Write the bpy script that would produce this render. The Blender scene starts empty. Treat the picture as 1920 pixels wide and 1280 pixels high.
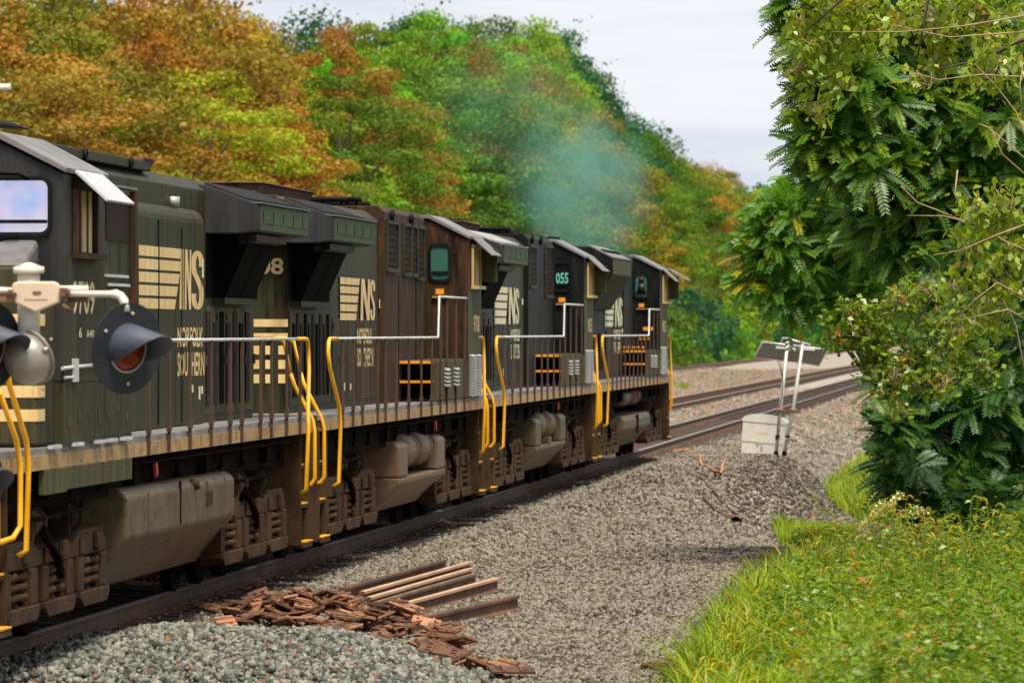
import bpy, bmesh, math, random
import numpy as np
from mathutils import Vector, Matrix, Euler
R = math.radians
SC = bpy.context.scene
COL = SC.collection
# ---------------------------------------------------------------- camera, sky, sun, exposure
FPX = 11000.0
ANG = math.atan(975 / FPX)            # the track runs this far right of the view axis
CA, SA = math.cos(ANG), math.sin(ANG)
CZ = 2.73
cd = bpy.data.cameras.new('camera'); cam = bpy.data.objects.new('camera', cd); COL.objects.link(cam)
cam.location = (0, 0, CZ)
cam.rotation_euler = (R(90) - 18 / FPX, 0, 0)
cd.sensor_width = 36; cd.lens = 36 * FPX / 1920
cd.clip_start = 1; cd.clip_end = 9000
cd.dof.use_dof = True; cd.dof.focus_distance = 66; cd.dof.aperture_fstop = 5.8
SC.camera = cam
SUN_EL, SUN_AZ = 64.0, 160.0          # elevation; compass angle from +Y towards +X
w = bpy.data.worlds.new('World'); SC.world = w; w.use_nodes = True
nt = w.node_tree; nt.nodes.clear()
def N(t, ty, **k):
    n = t.nodes.new(ty)
    for a, b in k.items(): setattr(n, a, b)
    return n
wo = N(nt, 'ShaderNodeOutputWorld'); bg = N(nt, 'ShaderNodeBackground')
sky = N(nt, 'ShaderNodeTexSky', sky_type='NISHITA'); sky.sun_disc = False
sky.sun_elevation = R(SUN_EL); sky.sun_rotation = R(SUN_AZ); sky.dust_density = 2.0
tc = N(nt, 'ShaderNodeTexCoord'); mp = N(nt, 'ShaderNodeMapping')
mp.inputs['Scale'].default_value = (3.0, 3.0, 26.0); mp.inputs['Location'].default_value = (1.3, .4, .8)
nz = N(nt, 'ShaderNodeTexNoise'); nz.inputs['Scale'].default_value = 3.2; nz.inputs['Detail'].default_value = 5; nz.inputs['Roughness'].default_value = .55
rp = N(nt, 'ShaderNodeValToRGB'); rp.color_ramp.elements[0].position = .3; rp.color_ramp.elements[1].position = .62
rp.color_ramp.elements[0].color = (.8, .8, .8, 1); rp.color_ramp.elements[1].color = (1, 1, 1, 1)
ramp_sky = N(nt, 'ShaderNodeValToRGB'); ramp_sky.color_ramp.elements[0].position = .34; ramp_sky.color_ramp.elements[1].position = .60
ramp_sky.color_ramp.elements[0].color = (6.9, 7.6, 8.7, 1); ramp_sky.color_ramp.elements[1].color = (8.5, 8.6, 9.1, 1)   # thin grey-blue and white cloud
mx = N(nt, 'ShaderNodeMixRGB'); L = nt.links.new
L(nz.outputs['Fac'], ramp_sky.inputs[0]); L(ramp_sky.outputs[0], mx.inputs[2]); L(tc.outputs['Generated'], mp.inputs['Vector']); L(mp.outputs[0], nz.inputs['Vector']); L(nz.outputs['Fac'], rp.inputs[0])
L(rp.outputs[0], mx.inputs[0]); L(sky.outputs[0], mx.inputs[1]); L(mx.outputs[0], bg.inputs['Color'])
bg.inputs['Strength'].default_value = .070
L(bg.outputs[0], wo.inputs[0])
sd = bpy.data.lights.new('sun', 'SUN'); sd.energy = 3.7; sd.angle = R(20); sd.color = (1, .90, .74)
sun = bpy.data.objects.new('sun', sd); COL.objects.link(sun)
az, el = R(SUN_AZ), R(SUN_EL)
sdir = Vector((math.sin(az) * math.cos(el), math.cos(az) * math.cos(el), math.sin(el)))
sun.rotation_euler = sdir.to_track_quat('Z', 'Y').to_euler(); sun.location = sdir * 60 + Vector((0, 60, 0))
SC.view_settings.view_transform = 'Standard'; SC.view_settings.look = 'None'
SC.view_settings.exposure = 0.62; SC.view_settings.gamma = 1
SC.cycles.max_bounces = 6; SC.cycles.transparent_max_bounces = 4; SC.cycles.volume_bounces = 0
SC.cycles.use_denoising = True
SC.cycles.caustics_reflective = False; SC.cycles.caustics_refractive = False

# ---------------------------------------------------------------- coordinates
# track space: l = metres to the right of the camera line, measured square to the track; s = metres along it
def W(s, l, z=0.0): return Vector((s * SA + l * CA, s * CA - l * SA, z))
def gnd(x, y, z):                     # where a photo pixel meets height z, in track space
    D = FPX * (CZ - z) / (y - 622); X = D * (x - 960) / FPX
    return X * SA + D * CA, X * CA - D * SA
def at(x, y, D): return Vector((D * (x - 960) / FPX, D, CZ + (622 - y) * D / FPX))
TC = -9.8                             # centre line of the train's track
rnd = random.Random(7)
def smooth(a, b, t):
    t = np.clip((t - a) / (b - a), 0, 1); return t * t * (3 - 2 * t)
def hash_noise(x, y, sc, seed=0):
    x = x / sc; y = y / sc; xi = np.floor(x); yi = np.floor(y); fx = x - xi; fy = y - yi
    fx = fx * fx * (3 - 2 * fx); fy = fy * fy * (3 - 2 * fy)
    def h(a, b): v = np.sin(a * 127.1 + b * 311.7 + seed * 74.7) * 43758.5453; return v - np.floor(v)
    return (h(xi, yi) * (1 - fx) + h(xi + 1, yi) * fx) * (1 - fy) + (h(xi, yi + 1) * (1 - fx) + h(xi + 1, yi + 1) * fx) * fy
HEAP = gnd(560, 1235, -.3); BERM = gnd(1400, 905, -.3)
def gz(s, l):
    s = np.asarray(s, float); l = np.asarray(l, float)
    d = np.abs(l - TC)
    z = -.21 - .23 * smooth(1.45, 2.3, d) - .30 * smooth(-5.6, -4.2, l) * smooth(84, 96, s)
    z = np.where(l < TC, -.21 - .12 * smooth(1.4, 1.9, d) * (1 - smooth(2.4, 2.9, d)), z)
    z = np.where(l < -15.6, -.21 - .16 * smooth(-15.6, -16.6, l), z)
    z = np.where(l < -25, -.37 + .16 * smooth(-25, -26, l), z)
    z = np.where(l < -29.2, -.21 - .25 * smooth(-29.2, -30.4, l) + .9 * smooth(-31, -38, l), z)
    z = z + np.where(l > -7, .10 * smooth(-4.6, -2.5, l) + .25 * smooth(-1, 6, l), 0)
    # heap of clean stone in front, and the berm the signal cabinet stands on
    z = z + .36 * np.exp(-(((s - HEAP[0] + .3) / 2.0) ** 2 + ((l - HEAP[1] + .25) / 1.25) ** 4))
    z = z + .64 * (1 - smooth(-5.0, -3.9, l)) * smooth(-8.4, -7.0, l) * smooth(97, 112, s) * (1 - smooth(121, 128, s) * (.45 + .55 * smooth(-7.2, -6.2, l)))
    off = smooth(1.4, 2.2, np.abs(l - TC)) * smooth(1.2, 1.8, np.abs(l + 14.1)) * smooth(1.2, 1.8, np.abs(l + 27.4))
    z = z + off * (.07 * (hash_noise(s, l, 2.3, 1) - .5) + .05 * (hash_noise(s, l, .7, 2) - .5))
    return z
def gz1(s, l): return float(gz(s, l))

# ---------------------------------------------------------------- materials
MATS = {}
def newmat(name):
    m = bpy.data.materials.new(name); m.use_nodes = True; t = m.node_tree
    MATS[name] = m
    return m, t, t.nodes['Principled BSDF']
def pos_node(t, jitter=True, scale=(1, 1, 1)):
    c = N(t, 'ShaderNodeTexCoord'); m = N(t, 'ShaderNodeMapping'); m.inputs['Scale'].default_value = scale
    if jitter:
        oi = N(t, 'ShaderNodeObjectInfo'); mul = N(t, 'ShaderNodeMath', operation='MULTIPLY'); mul.inputs[1].default_value = 37.0
        t.links.new(oi.outputs['Random'], mul.inputs[0])
        cmb = N(t, 'ShaderNodeCombineXYZ')
        for k in range(3): t.links.new(mul.outputs[0], cmb.inputs[k])
        t.links.new(cmb.outputs[0], m.inputs['Location'])
    t.links.new(c.outputs['Object'], m.inputs['Vector'])
    return m.outputs[0]
def noise(t, vec, scale, detail=4, rough=.6):
    n = N(t, 'ShaderNodeTexNoise'); n.inputs['Scale'].default_value = scale; n.inputs['Detail'].default_value = detail
    n.inputs['Roughness'].default_value = rough; t.links.new(vec, n.inputs['Vector']); return n
def ramp(t, fac, stops):
    r = N(t, 'ShaderNodeValToRGB'); e = r.color_ramp.elements
    while len(e) < len(stops): e.new(.5)
    for q, (p, c) in zip(e, stops): q.position = p; q.color = (*c, 1) if len(c) == 3 else c
    t.links.new(fac, r.inputs[0]); return r.outputs[0]
def mix(t, fac, a, b, mode='MIX'):
    m = N(t, 'ShaderNodeMixRGB', blend_type=mode)
    for i, v in ((0, fac), (1, a), (2, b)):
        if hasattr(v, 'links'): t.links.new(v, m.inputs[i])
        elif isinstance(v, (int, float)): m.inputs[i].default_value = v
        else: m.inputs[i].default_value = (*v, 1)
    return m.outputs[0]
def bump(t, b, h, strength=.3, dist=.02):
    n = N(t, 'ShaderNodeBump'); n.inputs['Strength'].default_value = strength; n.inputs['Distance'].default_value = dist
    t.links.new(h, n.inputs['Height']); t.links.new(n.outputs[0], b.inputs['Normal'])
def weather(name, c1, c2, c3, rough=.5, streak=True, amt=.55, metal=0, rust=.66, bumps=.15, spec=.5):
    m, t, b = newmat(name)
    v = pos_node(t, True, (2.2, 2.2, .22) if streak else (1, 1, 1))
    n1 = noise(t, v, 2.6 if streak else 1.6, 5, .62)
    f1 = ramp(t, n1.outputs['Fac'], [(.36, (0, 0, 0)), (.36 + amt * .5, (1, 1, 1))])
    v2 = pos_node(t, True)
    n2 = noise(t, pos_node(t, True, (1.3, 1.3, .3)) if streak else v2, 5.0 if streak else 5.5, 6, .7)
    f2 = ramp(t, n2.outputs['Fac'], [(rust - .08, (0, 0, 0)), (rust + .06, (1, 1, 1))])
    c = mix(t, f1, c1, c2); c = mix(t, f2, c, c3)
    t.links.new(c, b.inputs['Base Color'])
    rr = N(t, 'ShaderNodeMapRange'); rr.inputs[3].default_value = rough - .1; rr.inputs[4].default_value = min(1, rough + .25)
    t.links.new(n1.outputs['Fac'], rr.inputs[0]); t.links.new(rr.outputs[0], b.inputs['Roughness'])
    b.inputs['Metallic'].default_value = metal; b.inputs['Specular IOR Level'].default_value = spec
    n3 = noise(t, v2, 26, 3)
    bump(t, b, n3.outputs['Fac'], bumps, .01)
    return m
weather('body', (.005, .007, .004), (.033, .042, .019), (.060, .032, .014), .5, rust=.56, amt=.3, spec=.12)
weather('body_brown', (.010, .007, .0055), (.036, .024, .015), (.085, .036, .015), .55, rust=.54, amt=.3, spec=.1)
weather('body_dark', (.0035, .0045, .005), (.012, .013, .012), (.03, .022, .015), .5, rust=.64, spec=.12)
weather('face_grey', (.020, .020, .022), (.040, .039, .039), (.045, .03, .022), .55, rust=.68, spec=.2)
weather('wing_green', (.032, .056, .026), (.066, .092, .044), (.03, .026, .015), .55, rust=.66, spec=.15)
weather('olive', (.045, .046, .020), (.10, .090, .040), (.08, .048, .022), .6, rust=.62, spec=.12)
weather('cab_olive', (.020, .022, .011), (.065, .058, .029), (.085, .05, .025), .6, rust=.62, spec=.12)
weather('roof_pale', (.12, .115, .115), (.22, .21, .205), (.09, .06, .045), .5, streak=False, rust=.68)
weather('deck', (.13, .12, .115), (.24, .225, .215), (.16, .11, .08), .6, streak=False)
weather('sill_tan', (.32, .18, .055), (.45, .28, .10), (.13, .07, .035), .55, streak=False, rust=.60)
weather('cream', (.66, .44, .16), (.80, .60, .30), (.36, .18, .07), .5, rust=.66)
weather('cream_pale', (.62, .56, .34), (.74, .68, .46), (.35, .22, .12), .5, rust=.7)
weather('tan_panel', (.5, .33, .13), (.6, .42, .2), (.28, .15, .07), .5)
weather('grime', (.042, .025, .013), (.088, .053, .027), (.014, .010, .007), .85, streak=False, rust=.64, amt=.6, spec=.1)
weather('grime_shaded', (.003, .0022, .002), (.010, .0065, .004), (.002, .002, .002), .9, streak=False, spec=.03)  # near-black: shade under the train put into the grime colour
weather('tank_grey', (.072, .054, .027), (.125, .096, .050), (.048, .028, .014), .5, streak=False, rust=.60, spec=.2)
weather('tank_brown', (.09, .05, .023), (.17, .10, .05), (.07, .042, .025), .55, streak=False, rust=.64)
weather('stanchion', (.036, .017, .010), (.075, .034, .018), (.03, .02, .016), .65)
weather('yellow', (.72, .33, .006), (.86, .44, .012), (.35, .13, .012), .38, streak=False, rust=.7)
weather('orange', (.80, .26, .008), (.9, .36, .02), (.5, .2, .03), .5, streak=False)
weather('silver', (.50, .50, .52), (.66, .66, .66), (.3, .26, .22), .38, streak=False, metal=.3)
weather('screen', (.002, .002, .002), (.004, .004, .004), (.008, .007, .006), .9, spec=.03)
weather('screen_red', (.012, .005, .004), (.024, .010, .008), (.014, .008, .006), .75, spec=.2)
weather('red_handle', (.62, .035, .02), (.72, .06, .04), (.3, .03, .02), .45, streak=False)
weather('white_paint', (.62, .57, .48), (.74, .70, .62), (.38, .24, .13), .45, streak=False, rust=.72)
weather('beige_paint', (.60, .47, .33), (.68, .55, .41), (.35, .22, .12), .5, streak=False, rust=.74)
weather('housing', (.28, .265, .23), (.42, .40, .35), (.25, .2, .14), .35, streak=False, metal=.35)
weather('visor_black', (.035, .045, .068), (.05, .06, .085), (.03, .03, .03), .5, streak=False, bumps=.08)
weather('disc_black', (.007, .009, .013), (.012, .014, .019), (.02, .02, .02), .55, streak=False, bumps=.08)
weather('cabinet_white', (.60, .59, .50), (.70, .69, .62), (.45, .38, .26), .45, streak=True, rust=.74)
weather('galv', (.36, .37, .33), (.52, .52, .47), (.28, .2, .13), .4, streak=True, metal=.5)
weather('panel_back', (.22, .21, .20), (.28, .27, .26), (.2, .18, .16), .5, streak=False)
weather('alu', (.62, .62, .6), (.72, .72, .7), (.5, .48, .44), .35, streak=False, metal=.4)
weather('rust', (.14, .065, .032), (.24, .115, .058), (.07, .032, .018), .8, streak=False, amt=.5, rust=.58, bumps=.4)
weather('rust_bright', (.29, .125, .06), (.42, .21, .12), (.12, .05, .025), .8, streak=False, rust=.6, bumps=.4)
weather('rust_dark', (.07, .032, .018), (.15, .065, .033), (.035, .02, .014), .85, streak=False, rust=.6, bumps=.4)
weather('rail_side', (.055, .030, .017), (.10, .057, .033), (.03, .018, .011), .85, streak=False, rust=.6)
weather('rail_head', (.26, .225, .195), (.34, .30, .27), (.17, .11, .08), .45, streak=False, metal=.4, rust=.72)
weather('scrap_head', (.42, .24, .13), (.52, .33, .2), (.22, .10, .05), .6, streak=False, rust=.66)
weather('tie', (.030, .020, .014), (.065, .042, .028), (.015, .011, .009), .85, streak=False, bumps=.5)
weather('bark', (.055, .04, .028), (.10, .075, .05), (.03, .024, .018), .9, bumps=.5)
weather('twig', (.28, .18, .10), (.40, .28, .17), (.15, .10, .06), .8)
weather('cable', (.42, .14, .06), (.55, .22, .11), (.25, .1, .05), .6, streak=False)
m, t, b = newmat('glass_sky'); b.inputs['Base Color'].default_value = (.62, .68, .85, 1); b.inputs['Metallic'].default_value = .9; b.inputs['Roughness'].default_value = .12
n_ = noise(t, pos_node(t), 2.2, 2); t.links.new(ramp(t, n_.outputs['Fac'], [(.35, (.45, .62, .95)), (.5, (.78, .70, .88)), (.65, (.85, .84, .8))]), b.inputs['Base Color'])  # bluish and pinkish sky reflection put into the glass colour
m, t, b = newmat('glass_green'); b.inputs['Base Color'].default_value = (.045, .14, .11, 1); b.inputs['Roughness'].default_value = .08; b.inputs['Specular IOR Level'].default_value = .9
m, t, b = newmat('glass_dark'); b.inputs['Base Color'].default_value = (.008, .012, .014, 1); b.inputs['Roughness'].default_value = .1
m, t, b = newmat('lens_red'); b.inputs['Base Color'].default_value = (.16, .008, .006, 1); b.inputs['Roughness'].default_value = .15
m, t, b = newmat('teal_reflection'); b.inputs['Base Color'].default_value = (.17, .52, .44, 1); b.inputs['Roughness'].default_value = .4
m, t, b = newmat('solar_cell'); b.inputs['Base Color'].default_value = (.02, .03, .07, 1); b.inputs['Roughness'].default_value = .12
m, t, b = newmat('pink_label'); b.inputs['Base Color'].default_value = (.75, .52, .42, 1)
m, t, b = newmat('silhouette_black'); b.inputs['Base Color'].default_value = (.012, .012, .012, 1)

def leafmat(name, c_dark, c_light, accent, acc_amt=.08, trans=.35, use_obj=False, gloss=.10):
    m, t, b = newmat(name)
    t.nodes.remove(b); out = [n for n in t.nodes if n.type == 'OUTPUT_MATERIAL'][0]
    at_ = N(t, 'ShaderNodeAttribute', attribute_name='tint'); at2 = N(t, 'ShaderNodeAttribute', attribute_name='clump')
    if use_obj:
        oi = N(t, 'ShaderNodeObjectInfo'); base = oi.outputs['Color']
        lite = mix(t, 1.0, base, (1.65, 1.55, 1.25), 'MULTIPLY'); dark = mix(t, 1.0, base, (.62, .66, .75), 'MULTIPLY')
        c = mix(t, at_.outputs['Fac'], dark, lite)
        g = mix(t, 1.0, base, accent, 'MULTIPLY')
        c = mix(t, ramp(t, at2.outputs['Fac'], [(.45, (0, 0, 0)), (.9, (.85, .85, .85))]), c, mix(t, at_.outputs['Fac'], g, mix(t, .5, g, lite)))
    else:
        c = mix(t, at_.outputs['Fac'], c_dark, c_light)
        c = mix(t, ramp(t, at2.outputs['Fac'], [(1 - acc_amt - .02, (0, 0, 0)), (1 - acc_amt + .02, (1, 1, 1))]), c, accent)
    d = N(t, 'ShaderNodeBsdfDiffuse'); tr = N(t, 'ShaderNodeBsdfTranslucent'); ms = N(t, 'ShaderNodeMixShader'); ms.inputs[0].default_value = trans
    t.links.new(c, d.inputs[0]); t.links.new(mix(t, 1.0, c, (1.25, 1.15, .6), 'MULTIPLY'), tr.inputs[0])
    t.links.new(d.outputs[0], ms.inputs[1]); t.links.new(tr.outputs[0], ms.inputs[2])
    gl = N(t, 'ShaderNodeBsdfGlossy'); gl.inputs['Roughness'].default_value = .42; ms2 = N(t, 'ShaderNodeMixShader')
    gl.inputs['Color'].default_value = (.8, .85, .8, 1)
    ms2.inputs[0].default_value = gloss * .5
    t.links.new(ms.outputs[0], ms2.inputs[1]); t.links.new(gl.outputs[0], ms2.inputs[2]); t.links.new(ms2.outputs[0], out.inputs[0])
    return m
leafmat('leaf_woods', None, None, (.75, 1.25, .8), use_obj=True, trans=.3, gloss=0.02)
leafmat('leaf_ailanthus', (.030, .10, .010), (.115, .25, .020), (.24, .35, .02), .18, trans=.45, gloss=.06)
leafmat('leaf_ailanthus_shaded', (.016, .058, .010), (.055, .14, .018), (.10, .18, .02), .12, trans=.35, gloss=.06)  # darker copy of the leaf colour, standing in for shade on the low tree
leafmat('leaf_sumac', (.075, .20, .018), (.20, .42, .035), (.55, .46, .02), .045, trans=.5, gloss=.06)
leafmat('leaf_ovate', (.17, .25, .012), (.36, .46, .03), (.38, .27, .03), .07, trans=.4)
leafmat('leaf_shrub', (.085, .17, .008), (.26, .36, .018), (.45, .17, .02), .05, trans=.4)
leafmat('grass_blade', (.060, .15, .006), (.31, .42, .016), (.42, .36, .03), .14, trans=.32, gloss=.05)
leafmat('grass_dull', (.055, .095, .010), (.16, .20, .025), (.25, .20, .06), .15, trans=.4, gloss=.05)
leafmat('foxtail', (.36, .36, .018), (.55, .50, .05), (.55, .38, .035), .15, trans=.4, gloss=.02)
leafmat('blossom', (.42, .42, .10), (.60, .58, .22), (.5, .5, .2), .1, trans=.3)

m, t, b = newmat('foxtail_stalk'); b.inputs['Base Color'].default_value = (.20, .26, .03, 1); b.inputs['Roughness'].default_value = .7
def stonemat(name, stops, rough=.9):
    m, t, b = newmat(name)
    a_ = N(t, 'ShaderNodeAttribute', attribute_name='tint')
    c = ramp(t, a_.outputs['Fac'], stops)
    n1 = noise(t, pos_node(t, False), 40, 3); c = mix(t, .35, c, ramp(t, n1.outputs['Fac'], [(.3, (.06, .055, .05)), (.7, (.42, .40, .37))]), 'OVERLAY')
    t.links.new(c, b.inputs['Base Color']); b.inputs['Roughness'].default_value = rough; b.inputs['Specular IOR Level'].default_value = .25
    return m
stonemat('ballast_old', [(0, (.036, .030, .024)), (.2, (.11, .093, .072)), (.45, (.21, .182, .142)), (.7, (.31, .272, .215)), (.9, (.25, .255, .215)), (.97, (.5, .45, .39)), (1, (.42, .2, .1))])
stonemat('ballast_clean', [(0, (.038, .040, .034)), (.25, (.105, .112, .094)), (.5, (.19, .20, .168)), (.8, (.29, .30, .25)), (.95, (.36, .36, .32)), (.985, (.24, .10, .055)), (1, (.33, .14, .07))])

# ground: gravel with stained strips along the rails, soil under the green
m, t, b = newmat('ground_gravel')
c0 = N(t, 'ShaderNodeTexCoord'); sx = N(t, 'ShaderNodeSeparateXYZ'); t.links.new(c0.outputs['Object'], sx.inputs[0])
def band(lo, hi, soft, src=None):
    src = src or sx.outputs[0]
    a_ = N(t, 'ShaderNodeMapRange', interpolation_type='SMOOTHSTEP'); b_ = N(t, 'ShaderNodeMapRange', interpolation_type='SMOOTHSTEP')
    a_.inputs[1].default_value = lo - soft; a_.inputs[2].default_value = lo + soft; b_.inputs[1].default_value = hi - soft; b_.inputs[2].default_value = hi + soft
    b_.inputs[3].default_value = 1; b_.inputs[4].default_value = 0
    t.links.new(src, a_.inputs[0]); t.links.new(src, b_.inputs[0])
    m_ = N(t, 'ShaderNodeMath', operation='MULTIPLY'); t.links.new(a_.outputs[0], m_.inputs[0]); t.links.new(b_.outputs[0], m_.inputs[1]); return m_.outputs[0]
vo = N(t, 'ShaderNodeTexVoronoi'); vo.inputs['Scale'].default_value = 15; t.links.new(c0.outputs['Object'], vo.inputs['Vector'])
vs = N(t, 'ShaderNodeSeparateColor'); t.links.new(vo.outputs['Color'], vs.inputs[0])
g1 = ramp(t, vs.outputs[0], [(0, (.09, .075, .06)), (.3, (.22, .19, .155)), (.65, (.32, .275, .23)), (.9, (.40, .35, .30)), (1, (.3, .3, .26))])
nn = noise(t, c0.outputs['Object'], .35, 5, .6)
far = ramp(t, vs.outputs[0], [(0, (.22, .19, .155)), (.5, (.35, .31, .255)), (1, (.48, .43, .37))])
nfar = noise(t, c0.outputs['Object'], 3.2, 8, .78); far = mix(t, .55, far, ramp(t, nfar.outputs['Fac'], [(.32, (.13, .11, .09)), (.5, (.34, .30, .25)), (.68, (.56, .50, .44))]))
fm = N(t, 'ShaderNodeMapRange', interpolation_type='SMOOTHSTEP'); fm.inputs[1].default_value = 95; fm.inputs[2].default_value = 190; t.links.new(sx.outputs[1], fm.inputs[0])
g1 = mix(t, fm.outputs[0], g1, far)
g1 = mix(t, ramp(t, nn.outputs['Fac'], [(.35, (0, 0, 0)), (.7, (.55, .55, .55))]), g1, (.29, .24, .19), 'MIX')
n_st = noise(t, c0.outputs['Object'], .9, 5, .65)
def stain(cur, lo, hi, soft, col, amt):
    f_ = mix(t, amt, band(lo, hi, soft), ramp(t, n_st.outputs['Fac'], [(.3, (.35, .35, .35)), (.6, (1, 1, 1))]), 'MULTIPLY')
    return mix(t, f_, cur, col)
g1 = stain(g1, TC - .62, TC + .62, .1, (.075, .05, .042), .3)
for c_ in (TC - .95, TC + .95): g1 = stain(g1, c_ - .34, c_ + .42, .12, (.22, .105, .055), .75)
g1 = stain(g1, TC + 1.0, TC + 1.5, .12, (.055, .034, .023), .85)
g1 = stain(g1, TC + .62, TC + 1.5, .1, (.06, .034, .022), .5)
for tcx in (-14.1, -27.4):
    for c_ in (tcx - .75, tcx + .75): g1 = stain(g1, c_ - .3, c_ + .3, .14, (.27, .15, .085), .9)
gn = noise(t, c0.outputs['Object'], .45, 4)
def green(cur, lo, hi, soft):
    sh = N(t, 'ShaderNodeMath', operation='MULTIPLY_ADD'); t.links.new(gn.outputs['Fac'], sh.inputs[0]); sh.inputs[1].default_value = 2.4; t.links.new(sx.outputs[0], sh.inputs[2])
    return mix(t, band(lo + 1.2, hi + 1.2, soft, sh.outputs[0]), cur, ramp(t, vs.outputs[1], [(0, (.035, .05, .012)), (1, (.09, .12, .025))]))
g1 = green(g1, -900, -30.3, .5); g1 = green(g1, -2.6, 900, .4)
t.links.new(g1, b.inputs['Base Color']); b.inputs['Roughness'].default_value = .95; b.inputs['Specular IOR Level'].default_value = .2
bump(t, b, vo.outputs['Distance'], .9, .05)

# ---------------------------------------------------------------- mesh builder
class MB:
    def __init__(s): s.v = []; s.f = []; s.m = []; s.sm = []; s.mi = 0
    def _add(s, vs, fs, smooth=False):
        o = len(s.v); s.v += [tuple(p) for p in vs]
        for f in fs: s.f.append([o + i for i in f]); s.m.append(s.mi); s.sm.append(smooth)
        return s
    def mat(s, i): s.mi = i; return s
    def box(s, x0, x1, y0, y1, z0, z1):
        return s._add([(x0, y0, z0), (x1, y0, z0), (x1, y1, z0), (x0, y1, z0), (x0, y0, z1), (x1, y0, z1), (x1, y1, z1), (x0, y1, z1)],
                      [(0, 3, 2, 1), (4, 5, 6, 7), (0, 1, 5, 4), (1, 2, 6, 5), (2, 3, 7, 6), (3, 0, 4, 7)])
    def obox(s, c, ex, ey, ez, M=None):
        vs = [Vector((a * ex, b_ * ey, c_ * ez)) for c_ in (-.5, .5) for a, b_ in ((-.5, -.5), (.5, -.5), (.5, .5), (-.5, .5))]
        if M is not None: vs = [M @ q for q in vs]
        return s._add([q + Vector(c) for q in vs], [(0, 3, 2, 1), (4, 5, 6, 7), (0, 1, 5, 4), (1, 2, 6, 5), (2, 3, 7, 6), (3, 0, 4, 7)])
    def prism(s, prof, y0, y1, axis='y', smooth=False):      # profile in (x,z) extruded along y, or (y,z) along x, or (x,y) along z
        n = len(prof)
        P = {'y': lambda p, t_: (p[0], t_, p[1]), 'x': lambda p, t_: (t_, p[0], p[1]), 'z': lambda p, t_: (p[0], p[1], t_)}[axis]
        vs = [P(p, y0) for p in prof] + [P(p, y1) for p in prof]
        s._add(vs, [(i, (i + 1) % n, n + (i + 1) % n, n + i) for i in range(n)], smooth)
        o = len(s.v) - 2 * n
        for f in (list(range(n))[::-1], list(range(n, 2 * n))): s.f.append([o + i for i in f]); s.m.append(s.mi); s.sm.append(False)
        return s
    def tube(s, pts, r, n=8, cap=True):
        pts = [Vector(p) for p in pts]; rs = r if isinstance(r, (list, tuple)) else [r] * len(pts)
        o = len(s.v); up = Vector((0, 0, 1)); prevN = None
        for i, p in enumerate(pts):
            d = (pts[min(i + 1, len(pts) - 1)] - pts[max(i - 1, 0)])
            d = d.normalized() if d.length > 1e-9 else Vector((0, 0, 1))
            if prevN is None:
                a_ = up if abs(d.dot(up)) < .95 else Vector((1, 0, 0)); nn_ = d.cross(a_).normalized()
            else:
                nn_ = prevN - d * prevN.dot(d); nn_ = nn_.normalized() if nn_.length > 1e-6 else d.orthogonal().normalized()
            prevN = nn_; bb = d.cross(nn_)
            for k in range(n):
                t_ = 2 * math.pi * k / n; s.v.append(tuple(p + (nn_ * math.cos(t_) + bb * math.sin(t_)) * rs[i]))
        for i in range(len(pts) - 1):
            for k in range(n):
                a_ = o + i * n + k; b_ = o + i * n + (k + 1) % n
                s.f.append([a_, b_, b_ + n, a_ + n]); s.m.append(s.mi); s.sm.append(True)
        if cap:
            s.f.append([o + k for k in range(n)][::-1]); s.m.append(s.mi); s.sm.append(False)
            e = o + (len(pts) - 1) * n; s.f.append([e + k for k in range(n)]); s.m.append(s.mi); s.sm.append(False)
        return s
    def barrel(s, p0, p1, r, n=18, dome=.25):
        p0, p1 = Vector(p0), Vector(p1); d = (p1 - p0).normalized()
        ts = [(-dome, .02), (-dome * .85, .5), (-dome * .45, .85), (0, 1)]
        pts = [p0 + d * (q * r) for q, _ in ts] + [p1 - d * (q * r) for q, _ in ts[::-1]]
        return s.tube(pts, [q * r for _, q in ts] + [q * r for _, q in ts[::-1]], n)
    def helix(s, c, r, h, turns, tr, n=6):
        k = int(turns * 10)
        return s.tube([(c[0] + r * math.cos(2 * math.pi * i / 10), c[1] + r * math.sin(2 * math.pi * i / 10), c[2] + h * i / k) for i in range(k + 1)], tr, n)
    def build(s, name, mats, parent=None, bevel=0, label=None):
        me = bpy.data.meshes.new(name); me.from_pydata(s.v, [], s.f)
        if not isinstance(mats, (list, tuple)): mats = [mats]
        for q in mats: me.materials.append(MATS[q])
        me.polygons.foreach_set('material_index', s.m); me.polygons.foreach_set('use_smooth', s.sm)
        bm = bmesh.new(); bm.from_mesh(me); bmesh.ops.recalc_face_normals(bm, faces=bm.faces); bm.to_mesh(me); bm.free()
        me.update()
        o = bpy.data.objects.new(name, me); COL.objects.link(o)
        if parent is not None: o.parent = parent
        if bevel:
            q = o.modifiers.new('bevel', 'BEVEL'); q.width = bevel; q.segments = 2; q.limit_method = 'ANGLE'; q.angle_limit = R(35)
        if label: o['label'] = label
        return o
def tag(o, label=None, cat=None, group=None, kind=None):
    if label: o['label'] = label
    if cat: o['category'] = cat
    if group: o['group'] = group
    if kind: o['kind'] = kind
    return o
def empty(name, loc, rz=0.0):
    o = bpy.data.objects.new(name, None); COL.objects.link(o); o.location = loc; o.rotation_euler = (0, 0, rz); o.empty_display_size = .3
    return o
def tspace(o): o.rotation_euler = (0, 0, -ANG); return o
def copy_tree(o, parent=None):
    c = o.copy(); COL.objects.link(c)
    if parent is not None: c.parent = parent
    for ch in o.children: copy_tree(ch, c)
    return c
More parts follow.
